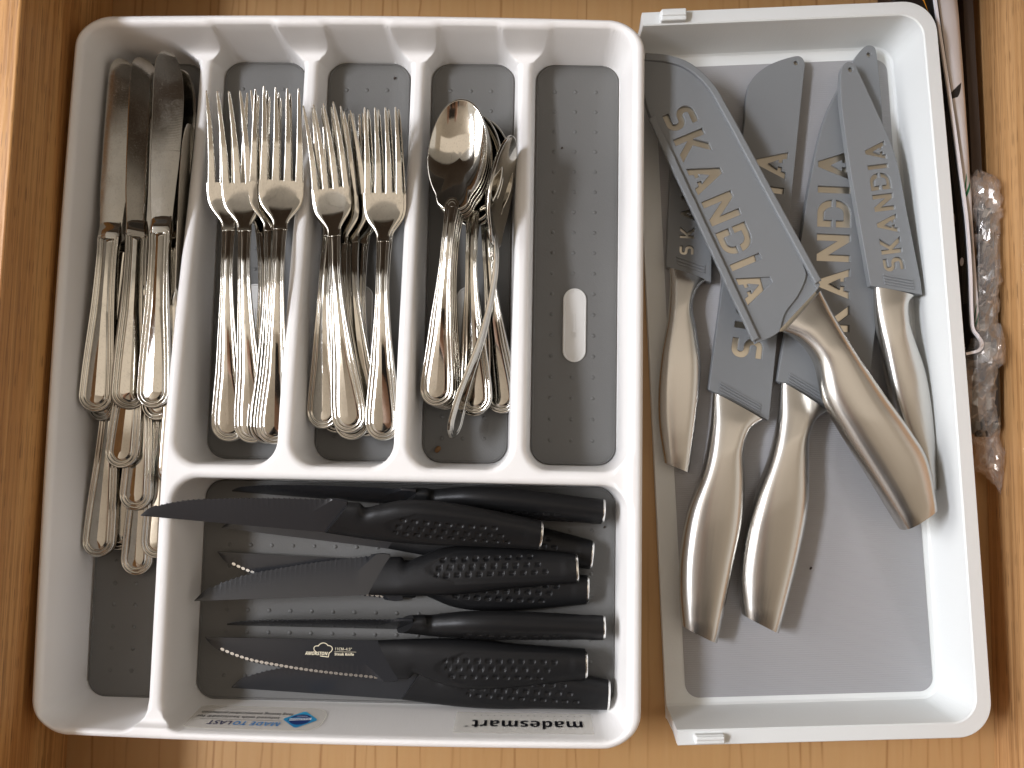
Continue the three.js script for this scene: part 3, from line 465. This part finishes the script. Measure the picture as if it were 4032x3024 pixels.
function insetPoly(pts, d) { const n = pts.length, s = areaSign(pts) > 0 ? 1 : -1; return pts.map((p, i) => { const a = pts[(i + n - 1) % n], b = pts[(i + 1) % n], dx = b[0] - a[0], dy = b[1] - a[1], l = Math.hypot(dx, dy) || 1; return [p[0] - s * dy / l * d * 1, p[1] + s * dx / l * d]; }); }
function kitchenKnife(name, label, o) {
  const g = thing(name, label, 'knife'), org = at(...o.org, o.h); g.position.set(org.x, o.h, org.z).multiplyScalar(MM);
  if (o.tilt) g.rotation.set(...o.tilt);
  const loc = ([px, py]) => { const p = at(px, py, o.h); return [p.x - org.x, -(p.z - org.z)]; };
  const outl = []; for (const seg of o.outline) { const pts = seg.map(loc); const sm = seg.length > 2 ? spline(pts, seg.length * 7) : pts; for (const p of sm) { const q = outl[outl.length - 1]; if (!q || Math.hypot(p[0] - q[0], p[1] - q[1]) > .4) outl.push(p); } }
  const holes = o.word ? word(loc(o.word[0]), loc(o.word[1]), o.word[2]) : [], T = o.T || 4.6;
  const hole2 = []; if (o.hole) { const c = loc(o.hole); hole2.push(Array.from({ length: 16 }, (_, i) => [c[0] + 1.35 * Math.cos(i / 8 * Math.PI), c[1] + 1.35 * Math.sin(i / 8 * Math.PI)])); }
  const core = insetPoly(outl, 1.6);
  const geos = [slab(outl, [...holes, ...hole2], T - 1.5, 1.5, .4), slab(outl, hole2, 0, 1.3, .3), slab(outl, [core], 1.2, T - 2.6, 0)];
  if (o.rails) for (const r of o.rails) { const p = spline(r.map(loc), 40), t = thick(p, 4.2); geos.push(slab(t, [], T - .1, 2.3, .9)); }
  const sh = part('sheath', mergeGeometries(geos.map(q => q.toNonIndexed ? (q.index ? q.toNonIndexed() : q) : q)), M.sheath, g);
  for (const [a, b] of o.ridges || []) part('grip_ridge', slab(thick([loc(a), loc(b)], 1.1), [], T - .1, .85, .3), M.sheath, sh);
  const bl = o.blade ? o.blade.map(loc) : insetPoly(outl, 1.9); part('blade', slab(bl, [], 1.55, 1.3, 0), M.plate, g);
  // handle: paired left and right edge stations
  const Ls = spline(o.left.map(loc), 44), Rs = spline(o.right.map(loc), 44), hr = [], hmid = T / 2 + (o.hlift || 0);
  for (let i = 0; i <= 44; i++) { const a = Ls[i], b = Rs[i], t = i / 44, th = (o.thick || 8.2) * interp([[0, .55], [.12, .72], [.3, .9], [.6, 1], [.9, .98], [1, .9]], t) * (i === 44 ? .93 : 1), cx = (a[0] + b[0]) / 2, cz = (a[1] + b[1]) / 2, hx = (b[0] - a[0]) / 2, hz = (b[1] - a[1]) / 2, r = [];
    for (let k = 0; k < 56; k++) { const q = k / 56 * 2 * Math.PI, c = Math.sign(Math.cos(q)) * Math.abs(Math.cos(q)) ** .72, s = Math.sign(Math.sin(q)) * Math.abs(Math.sin(q)) ** .8; const kk = i === 44 ? .985 : 1; r.push([cx + hx * c * kk, hmid + th * s + (o.hdrop || 0) * t, -(cz + hz * c * kk)]); }
    hr.push(r.reverse()); }
  const hg = loft(hr, { crease: .9, along: true }); { }
  part('handle', hg, M.brushed, g); return g;
}
kitchenKnife('utility_knife', 'narrow sheathed utility knife at the left edge, partly under the big one', {
  org: [2700, 1085], h: 6, hlift: 1, outline: [[[2640, 560], [2618, 1052]], [[2621, 1058], [2792, 1118]], [[2794, 1112], [2800, 560]], [[2800, 560], [2760, 470], [2690, 440], [2640, 560]]],
  word: [[2726, 1010], [2742, 560], 8.6], ridges: [[[2657, 1018], [2768, 1056]], [[2658, 1031], [2768, 1068]], [[2660, 1044], [2768, 1080]]],
  left: [[2632, 1062], [2634, 1110], [2624, 1260], [2600, 1400], [2588, 1560], [2592, 1680], [2612, 1822]], right: [[2772, 1110], [2746, 1135], [2722, 1200], [2738, 1310], [2752, 1420], [2746, 1560], [2708, 1862]], thick: 7 });
kitchenKnife('santoku_knife', 'sheathed knife with a blunt rounded sheath tip between the others, handle lowest in the tray', {
  org: [2893, 1602], h: 6, hlift: 3, hole: [3125, 262], outline: [[[2784, 1530], [2925, 480]], [[2925, 480], [2930, 400], [2950, 330], [3010, 275], [3100, 240], [3140, 236], [3158, 258], [3155, 312]], [[3155, 312], [3096, 893], [3019, 1652]], [[3015, 1656], [2784, 1536]]],
  word: [[2990, 1420], [3096, 610], 18.4], ridges: [[[2827, 1509], [2986, 1598]], [[2826, 1520], [2985, 1609]], [[2824, 1531], [2984, 1619]], [[2822, 1542], [2982, 1630]]],
  left: [[2800, 1550], [2790, 1680], [2760, 1840], [2700, 2010], [2672, 2180], [2668, 2330], [2677, 2452]], right: [[2992, 1656], [2945, 1690], [2918, 1760], [2920, 1880], [2912, 2040], [2880, 2200], [2814, 2520]], thick: 9.5 });
kitchenKnife('chef_knife', 'long pointed sheathed chef knife running under both the big and the small one', {
  org: [3145, 1567], h: 7, hlift: 3, hole: [3409, 229], outline: [[[3051, 1499], [3144, 949]], [[3144, 949], [3180, 720], [3240, 470], [3330, 290], [3375, 215], [3405, 193], [3430, 200], [3440, 230]], [[3440, 230], [3462, 480], [3470, 900], [3414, 1485]], [[3414, 1490], [3240, 1618]], [[3238, 1616], [3053, 1503]]],
  word: [[3330, 1420], [3342, 604], 19.8], ridges: [[[3096, 1474], [3236, 1556]], [[3095, 1485], [3234, 1567]], [[3093, 1497], [3231, 1578]], [[3092, 1508], [3229, 1590]]],
  left: [[3062, 1508], [3050, 1650], [3020, 1790], [2960, 1960], [2920, 2120], [2902, 2280], [2912, 2410]], right: [[3240, 1622], [3200, 1650], [3172, 1710], [3168, 1820], [3168, 1960], [3140, 2130], [3052, 2482]], thick: 9.5 });
kitchenKnife('paring_knife', 'small sheathed knife at the right, its narrow handle against the right wall', {
  org: [3514, 1154], h: 15, hlift: -1, hdrop: -5, hole: [3337, 288], outline: [[[3414, 1128], [3330, 640], [3300, 420]], [[3300, 420], [3298, 330], [3306, 275], [3330, 257], [3358, 275]], [[3358, 275], [3430, 430], [3510, 620], [3560, 860], [3610, 1110]], [[3617, 1166], [3416, 1132]]],
  word: [[3550, 1066], [3468, 566], 12], ridges: [[[3462, 1089], [3578, 1110]], [[3464, 1100], [3579, 1121]], [[3466, 1111], [3581, 1132]], [[3468, 1122], [3583, 1143]]],
  left: [[3436, 1134], [3446, 1260], [3478, 1420], [3520, 1600], [3560, 1720], [3610, 1830], [3650, 1921]], right: [[3592, 1168], [3574, 1190], [3574, 1260], [3600, 1340], [3640, 1450], [3668, 1600], [3694, 1932]], thick: 7.5 });
kitchenKnife('cleaver_knife', 'biggest sheathed knife lying diagonally on top of the other four', {
  org: [3060, 1240], h: 22, hlift: 3, hdrop: 0, T: 5, outline: [[[2968, 1352], [2556, 470], [2535, 400]], [[2535, 400], [2520, 320], [2530, 250], [2600, 240], [2690, 262], [2790, 345], [2850, 450]], [[2850, 450], [3218, 1128]], [[3206, 1146], [3150, 1045]], [[3150, 1045], [3162, 1090], [3130, 1170], [3080, 1240], [3060, 1310]], [[3060, 1310], [3030, 1330], [2968, 1356]]],
  rails: [[[2964, 1344], [2560, 480]], [[2534, 243], [2620, 252], [2700, 280], [2785, 355], [2845, 455], [3000, 742], [3206, 1120]]],
  blade: [[2560, 300], [2690, 300], [2780, 380], [3212, 1168], [3076, 1306], [2975, 1330], [2560, 440]],
  word: [[2602, 468], [2936, 1208], 18.5],
  left: [[3070, 1312], [3130, 1345], [3190, 1420], [3230, 1580], [3300, 1710], [3400, 1870], [3530, 2082]], right: [[3214, 1150], [3270, 1260], [3350, 1400], [3460, 1560], [3560, 1700], [3620, 1800], [3660, 1995]], thick: 10.5 });

// ------------------------------------------------------------ things squeezed in beside the knife tray
{
  const ribbon = (pts, h0, h1, th) => { // upright sheet along points [px, py, top height], with thickness
    const P = pts.map(p => { const v = at(p[0], p[1], p[2] ?? h1); return [v.x, v.z, p[2] ?? h1]; }), c = new THREE.CatmullRomCurve3(P.map(p => new THREE.Vector3(p[0], p[2], p[1])), false, 'centripetal').getPoints(90), rings = []; let s = 0;
    c.forEach((v, i) => { const a = c[Math.max(0, i - 1)], b = c[Math.min(90, i + 1)], dx = b.x - a.x, dz = b.z - a.z, l = Math.hypot(dx, dz), nx = -dz / l * th / 2, nz = dx / l * th / 2; rings.push([[v.x - nx, h0, v.z - nz], [v.x - nx, v.y, v.z - nz], [v.x + nx, v.y, v.z + nz], [v.x + nx, h0, v.z + nz]]); });
    const pos = [], uv = [], idx = []; rings.forEach((r, i) => { if (i) s += Math.hypot(r[0][0] - rings[i - 1][0][0], r[0][2] - rings[i - 1][0][2]); r.forEach(p => { pos.push(...p); uv.push(s / 1000, p[1] / 1000); }); });
    for (let i = 0; i < rings.length - 1; i++) for (let j = 0; j < 4; j++) { const a = i * 4 + j, b = i * 4 + (j + 1) % 4, e = a + 4, d = b + 4; idx.push(a, b, e, b, d, e); } return toCreasedNormals(build(pos, idx, uv), .8);
  };
  const edge = [[3672, -120], [3684, 0], [3700, 110], [3717, 219], [3753, 456], [3787, 700], [3808, 861], [3823, 1072], [3828, 1241], [3834, 1296], [3852, 1322], [3867, 1346], [3868, 1362], [3858, 1378], [3804, 1394]];
  const len = 260; // printed front, metres along and up
  const fp = canvasTex(2048, 384, (c, w, h) => { const X = m => m / len * w, Y = m => h - m / 50 * h; c.fillStyle = '#131213'; c.fillRect(0, 0, w, h);
    c.fillStyle = '#6b6a66'; for (let k = 0; k < 110; k++) for (let r = 0; r < 3; r++) c.fillRect(X(86 + k * 1.05), Y(26 - r * 1.5), X(.62), 5);
    const spot = (x, y, a, b, r, col) => { c.fillStyle = col; c.beginPath(); c.ellipse(X(x), Y(y), X(a), b, r, 0, 7); c.fill(); };
    spot(176, 22.5, 2.5, 15, .2, '#eceaf0'); spot(150, 16, 5, 22, .3, '#b9b4ae'); spot(166, 15, 4, 9, .5, '#9e9aa4'); spot(182, 16, 3, 12, .2, '#a5a2a8'); spot(192, 17, 5, 8, -.5, '#b9b4ae'); spot(116, 15.5, 7, 9, .1, '#8e8a90'); });
  fp.wrapS = fp.wrapT = THREE.ClampToEdgeWrapping; fp.repeat.set(1000 / len, 20);
  const pk = thing('black_packet', 'black printed packet with a white edge standing beside the knife tray', 'packet');
  part('packet_front', ribbon(edge.map(p => [p[0] - 5, p[1], 27]), 1, 27, 3.2), phy({ map: fp, roughness: .5, specularIntensity: .6 }), pk);
  part('white_edge', ribbon(edge.map(p => [...p, 28.4]), 16, 28.4, 1.5), std({ color: rgb(.82, .81, .84), roughness: .5 }), pk);
  const op = canvasTex(512, 512, c => { c.fillStyle = '#1a1210'; c.fillRect(0, 0, 512, 512); c.fillStyle = '#e79a1e'; c.beginPath(); c.moveTo(300, 120); c.lineTo(420, 470); c.lineTo(360, 330); c.lineTo(290, 220); c.lineTo(240, 290); c.closePath(); c.fill(); });
  const a = at(3512, -110, 24), b = at(3690, 70, 24), fg = box(a.x, b.x, 2, 24, a.z, b.z, 3); { const p = fg.attributes.position; for (let i = 0; i < p.count; i++) fg.attributes.uv.setXY(i, (p.getX(i) - a.x) / (b.x - a.x), 1 - (p.getZ(i) - a.z) / (b.z - a.z)); }
  part('packet_flap', fg, phy({ map: op, roughness: .45 }), pk);
  part('dark_gap_strip', ribbon([[3805, -120], [3812, 0], [3824, 240], [3838, 480], [3848, 700], [3856, 900]].map(p => [...p, 14]), 1, 14, 6), std({ color: rgb(.03, .02, .015), roughness: .6 }), pk);  // strip added to darken the gap between sleeve and drawer side
  // white paper sleeve
  const sl = [[3690, 3776, -110], [3692, 3776, 0], [3724, 3792, 219], [3759, 3804, 456], [3790, 3816, 700], [3810, 3824, 861], [3826, 3836, 1072], [3834, 3846, 1230], [3842, 3850, 1300]], rings = [];
  const sp = sl.map(([p, q, y]) => [at(p, y, 25), at(q, y, 20)]);
  for (let i = 0; i <= 60; i++) { const t = i / 60 * (sl.length - 1), k = Math.min(sl.length - 2, Math.floor(t)), f = t - k, A = sp[k][0].clone().lerp(sp[k + 1][0], f), B = sp[k][1].clone().lerp(sp[k + 1][1], f), r = []; for (const [u, v] of [[0, .05], [.02, .96], [.3, .99], [.6, .97], [.82, .9], [.94, .76], [1, .5], [1.02, .05]]) r.push([lerp(A.x, B.x, u), 25 * v + 1.2 * vnoise(i * .3, u * 3, 8), lerp(A.z, B.z, u)]); rings.push(r.reverse()); }
  const pp = canvasTex(256, 1024, (c, w, h) => { c.fillStyle = '#c9c4c2'; c.fillRect(0, 0, w, h); c.strokeStyle = '#1d6b45'; c.lineWidth = 12; c.lineCap = 'round'; for (const y of [640, 966]) { c.beginPath(); c.moveTo(20, y); c.lineTo(90, y - 34); c.moveTo(20, y + 16); c.quadraticCurveTo(90, y + 4, 170, y - 16); c.stroke(); } c.fillStyle = '#1a1718'; c.beginPath(); c.moveTo(0, 392); c.lineTo(90, 376); c.lineTo(150, 366); c.quadraticCurveTo(120, 402, 70, 404); c.lineTo(0, 408); c.fill(); });
  const sg = loft(rings, { crease: .9 }); { const p = sg.attributes.position; for (let i = 0; i < p.count; i++) { const z = p.getZ(i), t = clamp((z + 262) / 240); const x0 = interp(sp.map(q => [q[0].z, q[0].x]), z), x1 = interp(sp.map(q => [q[1].z, q[1].x]), z); sg.attributes.uv.setXY(i, clamp((p.getX(i) - x0) / (x1 - x0)), 1 - t); } }
  const ps = thing('paper_sleeve', 'white paper sleeve with green marks between black packet and drawer side', 'paper sleeve'); part('sleeve', sg, std({ map: pp, roughness: .7 }), ps);
  const cap = thing('ribbed_cap', 'small grey ribbed cap showing just below the black packet', 'cap'); const cr = []; for (let i = 0; i <= 1; i++) cr.push(Array.from({ length: 64 }, (_, k) => { const q = k / 64 * 2 * Math.PI, r = 6.5 + (k % 2) * .35; return [Math.cos(q) * r, Math.sin(q) * r, i * 14]; })); const cg = loft(cr, { crease: .4 }); cg.rotateX(-Math.PI / 2); part('cap_body', cg, std({ color: rgb(.3, .29, .29), roughness: .5 }), cap); { const c = at(3803, 1412, 14); cap.position.set(c.x, 0.4, c.z).multiplyScalar(MM); }
  // bundle of black plastic pieces in crumpled clear film
  const bd = thing('wrapped_bundle', 'crumpled clear plastic wrapper around black plastic cutlery by the right drawer side', 'plastic wrapper');
  const bs = [[684, 3832, 3880, 30], [700, 3828, 3930, 44], [745, 3828, 3952, 50], [860, 3838, 3953, 46], [1000, 3842, 3952, 46], [1150, 3848, 3946, 46], [1300, 3838, 3948, 46], [1400, 3822, 3950, 46], [1490, 3806, 3940, 44], [1560, 3800, 3934, 42], [1640, 3812, 3926, 40], [1720, 3826, 3944, 36], [1780, 3850, 3968, 34], [1850, 3860, 3966, 34], [1880, 3905, 3958, 30], [1935, 3940, 3962, 26]];
  const wr = [], NS = 84, NA = 20; for (let i = 0; i <= NS; i++) { const y = lerp(684, 1935, i / NS), L = interp(bs.map(b => [b[0], b[1]]), y), R = interp(bs.map(b => [b[0], b[2]]), y), H = .72 * interp(bs.map(b => [b[0], b[3]]), y), A = at(L, y, H * .75), B = at(R, y, H * .75), r = [], cx = (A.x + B.x) / 2, hx = (B.x - A.x) / 2, cz = (A.z + B.z) / 2, hy = Math.min(hx * .9, 9);
    for (let k = 0; k < NA; k++) { const q = k / NA * 2 * Math.PI, rd = (n, m, s) => Math.abs(2 * vnoise(k / NA * n + 2.2 * vnoise(i * .06, n, 17), i / NS * m, s, n) - 1), cr = 1 + .6 * (rd(3, 9, 3) - .45) + .36 * (rd(6, 24, 5) - .45) + .16 * (hash(i, k, 5) - .5); r.push([Math.min(374.4, cx + Math.cos(q) * hx * clamp(cr, .7, 1.1)), Math.max(.6, H * .75 - hy * .2 + Math.sin(q) * hy * cr), cz + (hash(i, k, 9) - .5) * 5]); } wr.push(r.reverse()); }
  const wi = wr.map((r, i) => { const c = r.reduce((a, p) => [a[0] + p[0] / r.length, a[1] + p[1] / r.length], [0, 0]); return r.map((p, k) => { const f = .62 + .3 * hash(i >> 1, k, 31); return [c[0] + (p[0] - c[0]) * f, Math.max(.9, c[1] + (p[1] - c[1]) * f), p[2] + hash(i, k, 33) - .5]; }); });
  part('film', mergeGeometries([loft(wr, { crease: .03 }), loft(wi, { crease: .03 })]), phy({ color: rgb(.97, .95, .93), roughness: .07, transmission: .94, thickness: 0, ior: 1.75, side: THREE.DoubleSide }), bd);
  const bm = phy({ color: rgb(.012, .012, .013), roughness: .25 });
  for (const [x0, y0, x1, y1, r0, r1] of [[3866, 800, 3868, 1330, 2.6, 4], [3890, 820, 3904, 1420, 2.6, 4.2], [3866, 1330, 3872, 1720, 4.2, 7], [3904, 1420, 3896, 1700, 4.2, 6.5]]) { const A = at(x0, y0, 24), B = at(x1, y1, 20), rg = []; for (let i = 0; i <= 20; i++) { const t = i / 20, c = A.clone().lerp(B, t), rr = lerp(r0, r1, t) * (i % 20 ? 1 : .6); rg.push(Array.from({ length: 16 }, (_, k) => [c.x + Math.cos(k / 8 * Math.PI) * rr, c.y + Math.sin(k / 8 * Math.PI) * rr * .6, c.z]).reverse()); } part('plastic_piece', loft(rg, { crease: .8 }), bm, bd); }
}
// crumbs
{
  const cm = std({ color: rgb(.16, .075, .02), roughness: .6 });
  for (const [px, py, r, h, label] of [[1724, 1770, 1.5, 4.6, 'brown seed crumb in the lower corner of the spoon compartment'], [2380, 2075, .55, 4.6, 'tiny reddish crumb near the end of the steak knife compartment'], [2212, 583, .5, 4.6, 'tiny dark crumb in the empty fifth compartment'], [1554, 308, .6, 4.6, 'tiny black crumb at the top of the third column'], [3192, 2237, .6, 3.8, 'tiny black crumb on the ribbed mat of the knife tray']]) {
    const t = thing('crumb', label, 'crumb'), g = new THREE.IcosahedronGeometry(r, 2), p = g.attributes.position; for (let i = 0; i < p.count; i++) { const k = 1 + .3 * (vnoise(p.getX(i) * 1.3 + 9, p.getZ(i) * 1.3 + p.getY(i), 61) - .5); p.setXYZ(i, p.getX(i) * k * 1.0, p.getY(i) * k * .6, p.getZ(i) * k * 1.5); } g.computeVertexNormals(); g.rotateY(-.6); part('grain', g, r > 1 ? cm : std({ color: rgb(.03, .018, .012), roughness: .7 }), t); const c = at(px, py, h); t.position.set(c.x, h + r * .5, c.z).multiplyScalar(MM);
  }
}
// ------------------------------------------------------------ what stands round the drawer, out of the picture, and shows in the metal
{
  const wood = std({ color: rgb(.09, .055, .03), roughness: .55 }), stone = std({ color: rgb(.06, .055, .05), roughness: .4 });
  const ct = thing('kitchen_counter', 'dark kitchen counter above the open drawer, outside the picture', 'counter'); ct.userData.kind = 'structure';
  part('worktop', box(-1300, 1500, 100, 150, -960, -233, 4), stone, ct); part('cabinet_front', box(-1300, 1500, 92, 100, -960, -285, 2), wood, ct);
  const wc = thing('wall_cabinet', 'dark brown wall cabinet over the counter, outside the picture', 'cabinet'); wc.userData.kind = 'structure';
  part('cabinet_box', box(-900, 1500, 620, 1500, -960, -402, 4), wood, wc);
  for (let k = 0; k < 5; k++) part('cabinet_door', box(-896 + k * 480, -896 + k * 480 + 474, 626, 1490, -401, -384, 4), std({ color: rgb(.46, .445, .405), roughness: .5 }), wc);
  const tc = thing('added_cupboard', 'added tall brown cupboard for the fork tines to mirror, outside the picture', 'cupboard'); tc.userData.kind = 'structure';  // cupboard added so upturned fork tines mirror something dark
  part('cupboard_box', box(-1200, 1300, -800, 1860, 930, 1400, 6), std({ color: rgb(.17, .125, .085), roughness: .5 }), tc);
  for (let k = 0; k < 5; k++) part('cupboard_door', box(-1195 + k * 499, -1195 + k * 499 + 490, -700, 1850, 912, 929.5, 5), std({ color: rgb(.18, .13, .09), roughness: .5 }), tc);
  const fr = std({ color: rgb(.7, .7, .68), roughness: .5 });
  for (const [W, label, glow] of [[KEY, 'long low window high on the left that lights the drawer, outside the picture', 8], [SIDE, 'wide window lower on the left, outside the picture', 2.5]]) {
    const win = thing('window', label, 'window'); win.userData.kind = 'structure'; const w = W.w / 2, h = W.h / 2;
    win.position.set(...W.at).multiplyScalar(MM); win.lookAt(new THREE.Vector3(...W.aim).multiplyScalar(MM));
    part('window_frame', mergeGeometries([box(-w - 40, w + 40, h, h + 40, -50, -6, 4), box(-w - 40, w + 40, -h - 40, -h, -50, -6, 4), box(-w - 40, -w, -h, h, -50, -6, 4), box(w, w + 40, -h, h, -50, -6, 4)]), fr, win);
    part('window_pane', box(-w, w, -h, h, -30, -12, 1), std({ color: 0x000000, emissive: 0xeaf0ff, emissiveIntensity: glow }), win);
  }
  const ce = thing('ceiling', 'kitchen ceiling high above the drawer, outside the picture', 'ceiling'); ce.userData.kind = 'structure';
  part('ceiling_slab', box(-1500, 2200, 1960, 2000, -1700, 1500, 3), std({ color: rgb(.66, .58, .48), roughness: .9 }), ce);
  const cl = thing('bounce_fill', 'added soft glowing panel for ceiling bounce fill, outside the picture', 'fill panel'); cl.userData.kind = 'structure';  // added glowing panel, stands in for ceiling bounce, no actual lamp
  part('fill_panel', box(CEIL_FILL.at[0] - CEIL_FILL.w / 2, CEIL_FILL.at[0] + CEIL_FILL.w / 2, CEIL_FILL.at[1] + 6, CEIL_FILL.at[1] + 30, CEIL_FILL.at[2] - CEIL_FILL.h / 2, CEIL_FILL.at[2] + CEIL_FILL.h / 2, 4), std({ color: 0x000000, emissive: 0xffe9cf, emissiveIntensity: .42 }), cl);
  // the person who holds the phone: one smooth skin grown round a skeleton
  const person = thing('person', 'person in dark clothes leaning over the drawer with a phone, outside the picture', 'person');
  const bones = [[[110, 250, 640], [110, 640, 470], 130, 150], [[110, 640, 470], [112, 760, 390], 115, 55], [[112, 760, 390], [114, 810, 330], 52, 60], [[-60, 680, 450], [280, 680, 450], 75, 75], [[280, 680, 450], [345, 520, 300], 56, 44], [[345, 520, 300], [232, 510, 130], 42, 30], [[-60, 680, 450], [-125, 520, 300], 56, 44], [[-125, 520, 300], [-12, 510, 130], 42, 30], [[110, -100, 690], [110, 250, 640], 150, 140]];
  const field = (bs, c, half, res, mat, name) => {
    const mc = new MarchingCubes(res, mat, false, false, 60000); mc.isolation = 0;
    for (let k = 0; k < res; k++) for (let j = 0; j < res; j++) for (let i = 0; i < res; i++) { const q = [i, j, k].map((v, a) => c[a] + ((v / res) * 2 - 1) * half); let d = 1e9;
      for (const [a, b, ra, rb] of bs) { const ab = b.map((v, n) => v - a[n]), ap = q.map((v, n) => v - a[n]), t = clamp((ap[0] * ab[0] + ap[1] * ab[1] + ap[2] * ab[2]) / (ab[0] ** 2 + ab[1] ** 2 + ab[2] ** 2)), e = Math.hypot(...ap.map((v, n) => v - ab[n] * t)) - lerp(ra, rb, t), kk = 30, hh = clamp(.5 + .5 * (d - e) / kk); d = d > 1e8 ? e : lerp(d, e, hh) - kk * hh * (1 - hh); }
      mc.field[k * res * res + j * res + i] = -d; }
    mc.update(); const n = mc.count, g = new THREE.BufferGeometry(), P = new Float32Array(n * 3), N = new Float32Array(mc.normalArray.slice(0, n * 3)); for (let i = 0; i < n * 3; i++) P[i] = c[i % 3] + mc.positionArray[i] * half;
    g.setAttribute('position', new THREE.BufferAttribute(P, 3)); g.setAttribute('normal', new THREE.BufferAttribute(N, 3)); g.setAttribute('uv', new THREE.BufferAttribute(new Float32Array(n * 2), 2)); return part(name, g, mat, person);
  };
  const cloth = std({ color: rgb(.015, .015, .018), roughness: .9 }), skin = std({ color: rgb(.5, .27, .17), roughness: .55 }), hair = std({ color: rgb(.01, .008, .006), roughness: .5 });
  field(bones, [110, 400, 430], 520, 56, cloth, 'body');
  field([[[114, 830, 280], [114, 765, 225], 76, 60], [[114, 770, 200], [114, 745, 180], 15, 11]], [114, 790, 245], 140, 34, skin, 'head');
  field([[[114, 870, 290], [114, 850, 330], 90, 92], [[50, 830, 290], [20, 660, 270], 46, 24], [[178, 830, 290], [208, 660, 270], 46, 24]], [114, 790, 290], 200, 36, hair, 'hair');
  for (const s of [-1, 1]) field([[[110 + s * 105, 505, 128], [110 + s * 92, 497, 70], 32, 22], ...[0, 1, 2, 3].map(k => [[110 + s * 95, 498, 80 - k * 17], [110 + s * 78, 485, 50 - k * 17], 9.5, 8]), [[110 + s * 95, 495, 95], [110 + s * 70, 492, 105], 11, 9]], [110 + s * 95, 500, 70], 90, 40, skin, 'hand');
  const ph = thing('phone', 'black phone held flat above the drawer, outside the picture', 'phone'); part('phone_body', box(24, 176, 478, 486.5, 18, 92, 3.5), std({ color: rgb(.02, .02, .025), roughness: .3 }), ph);
}

// ------------------------------------------------------------ render
renderer.render(scene, camera);
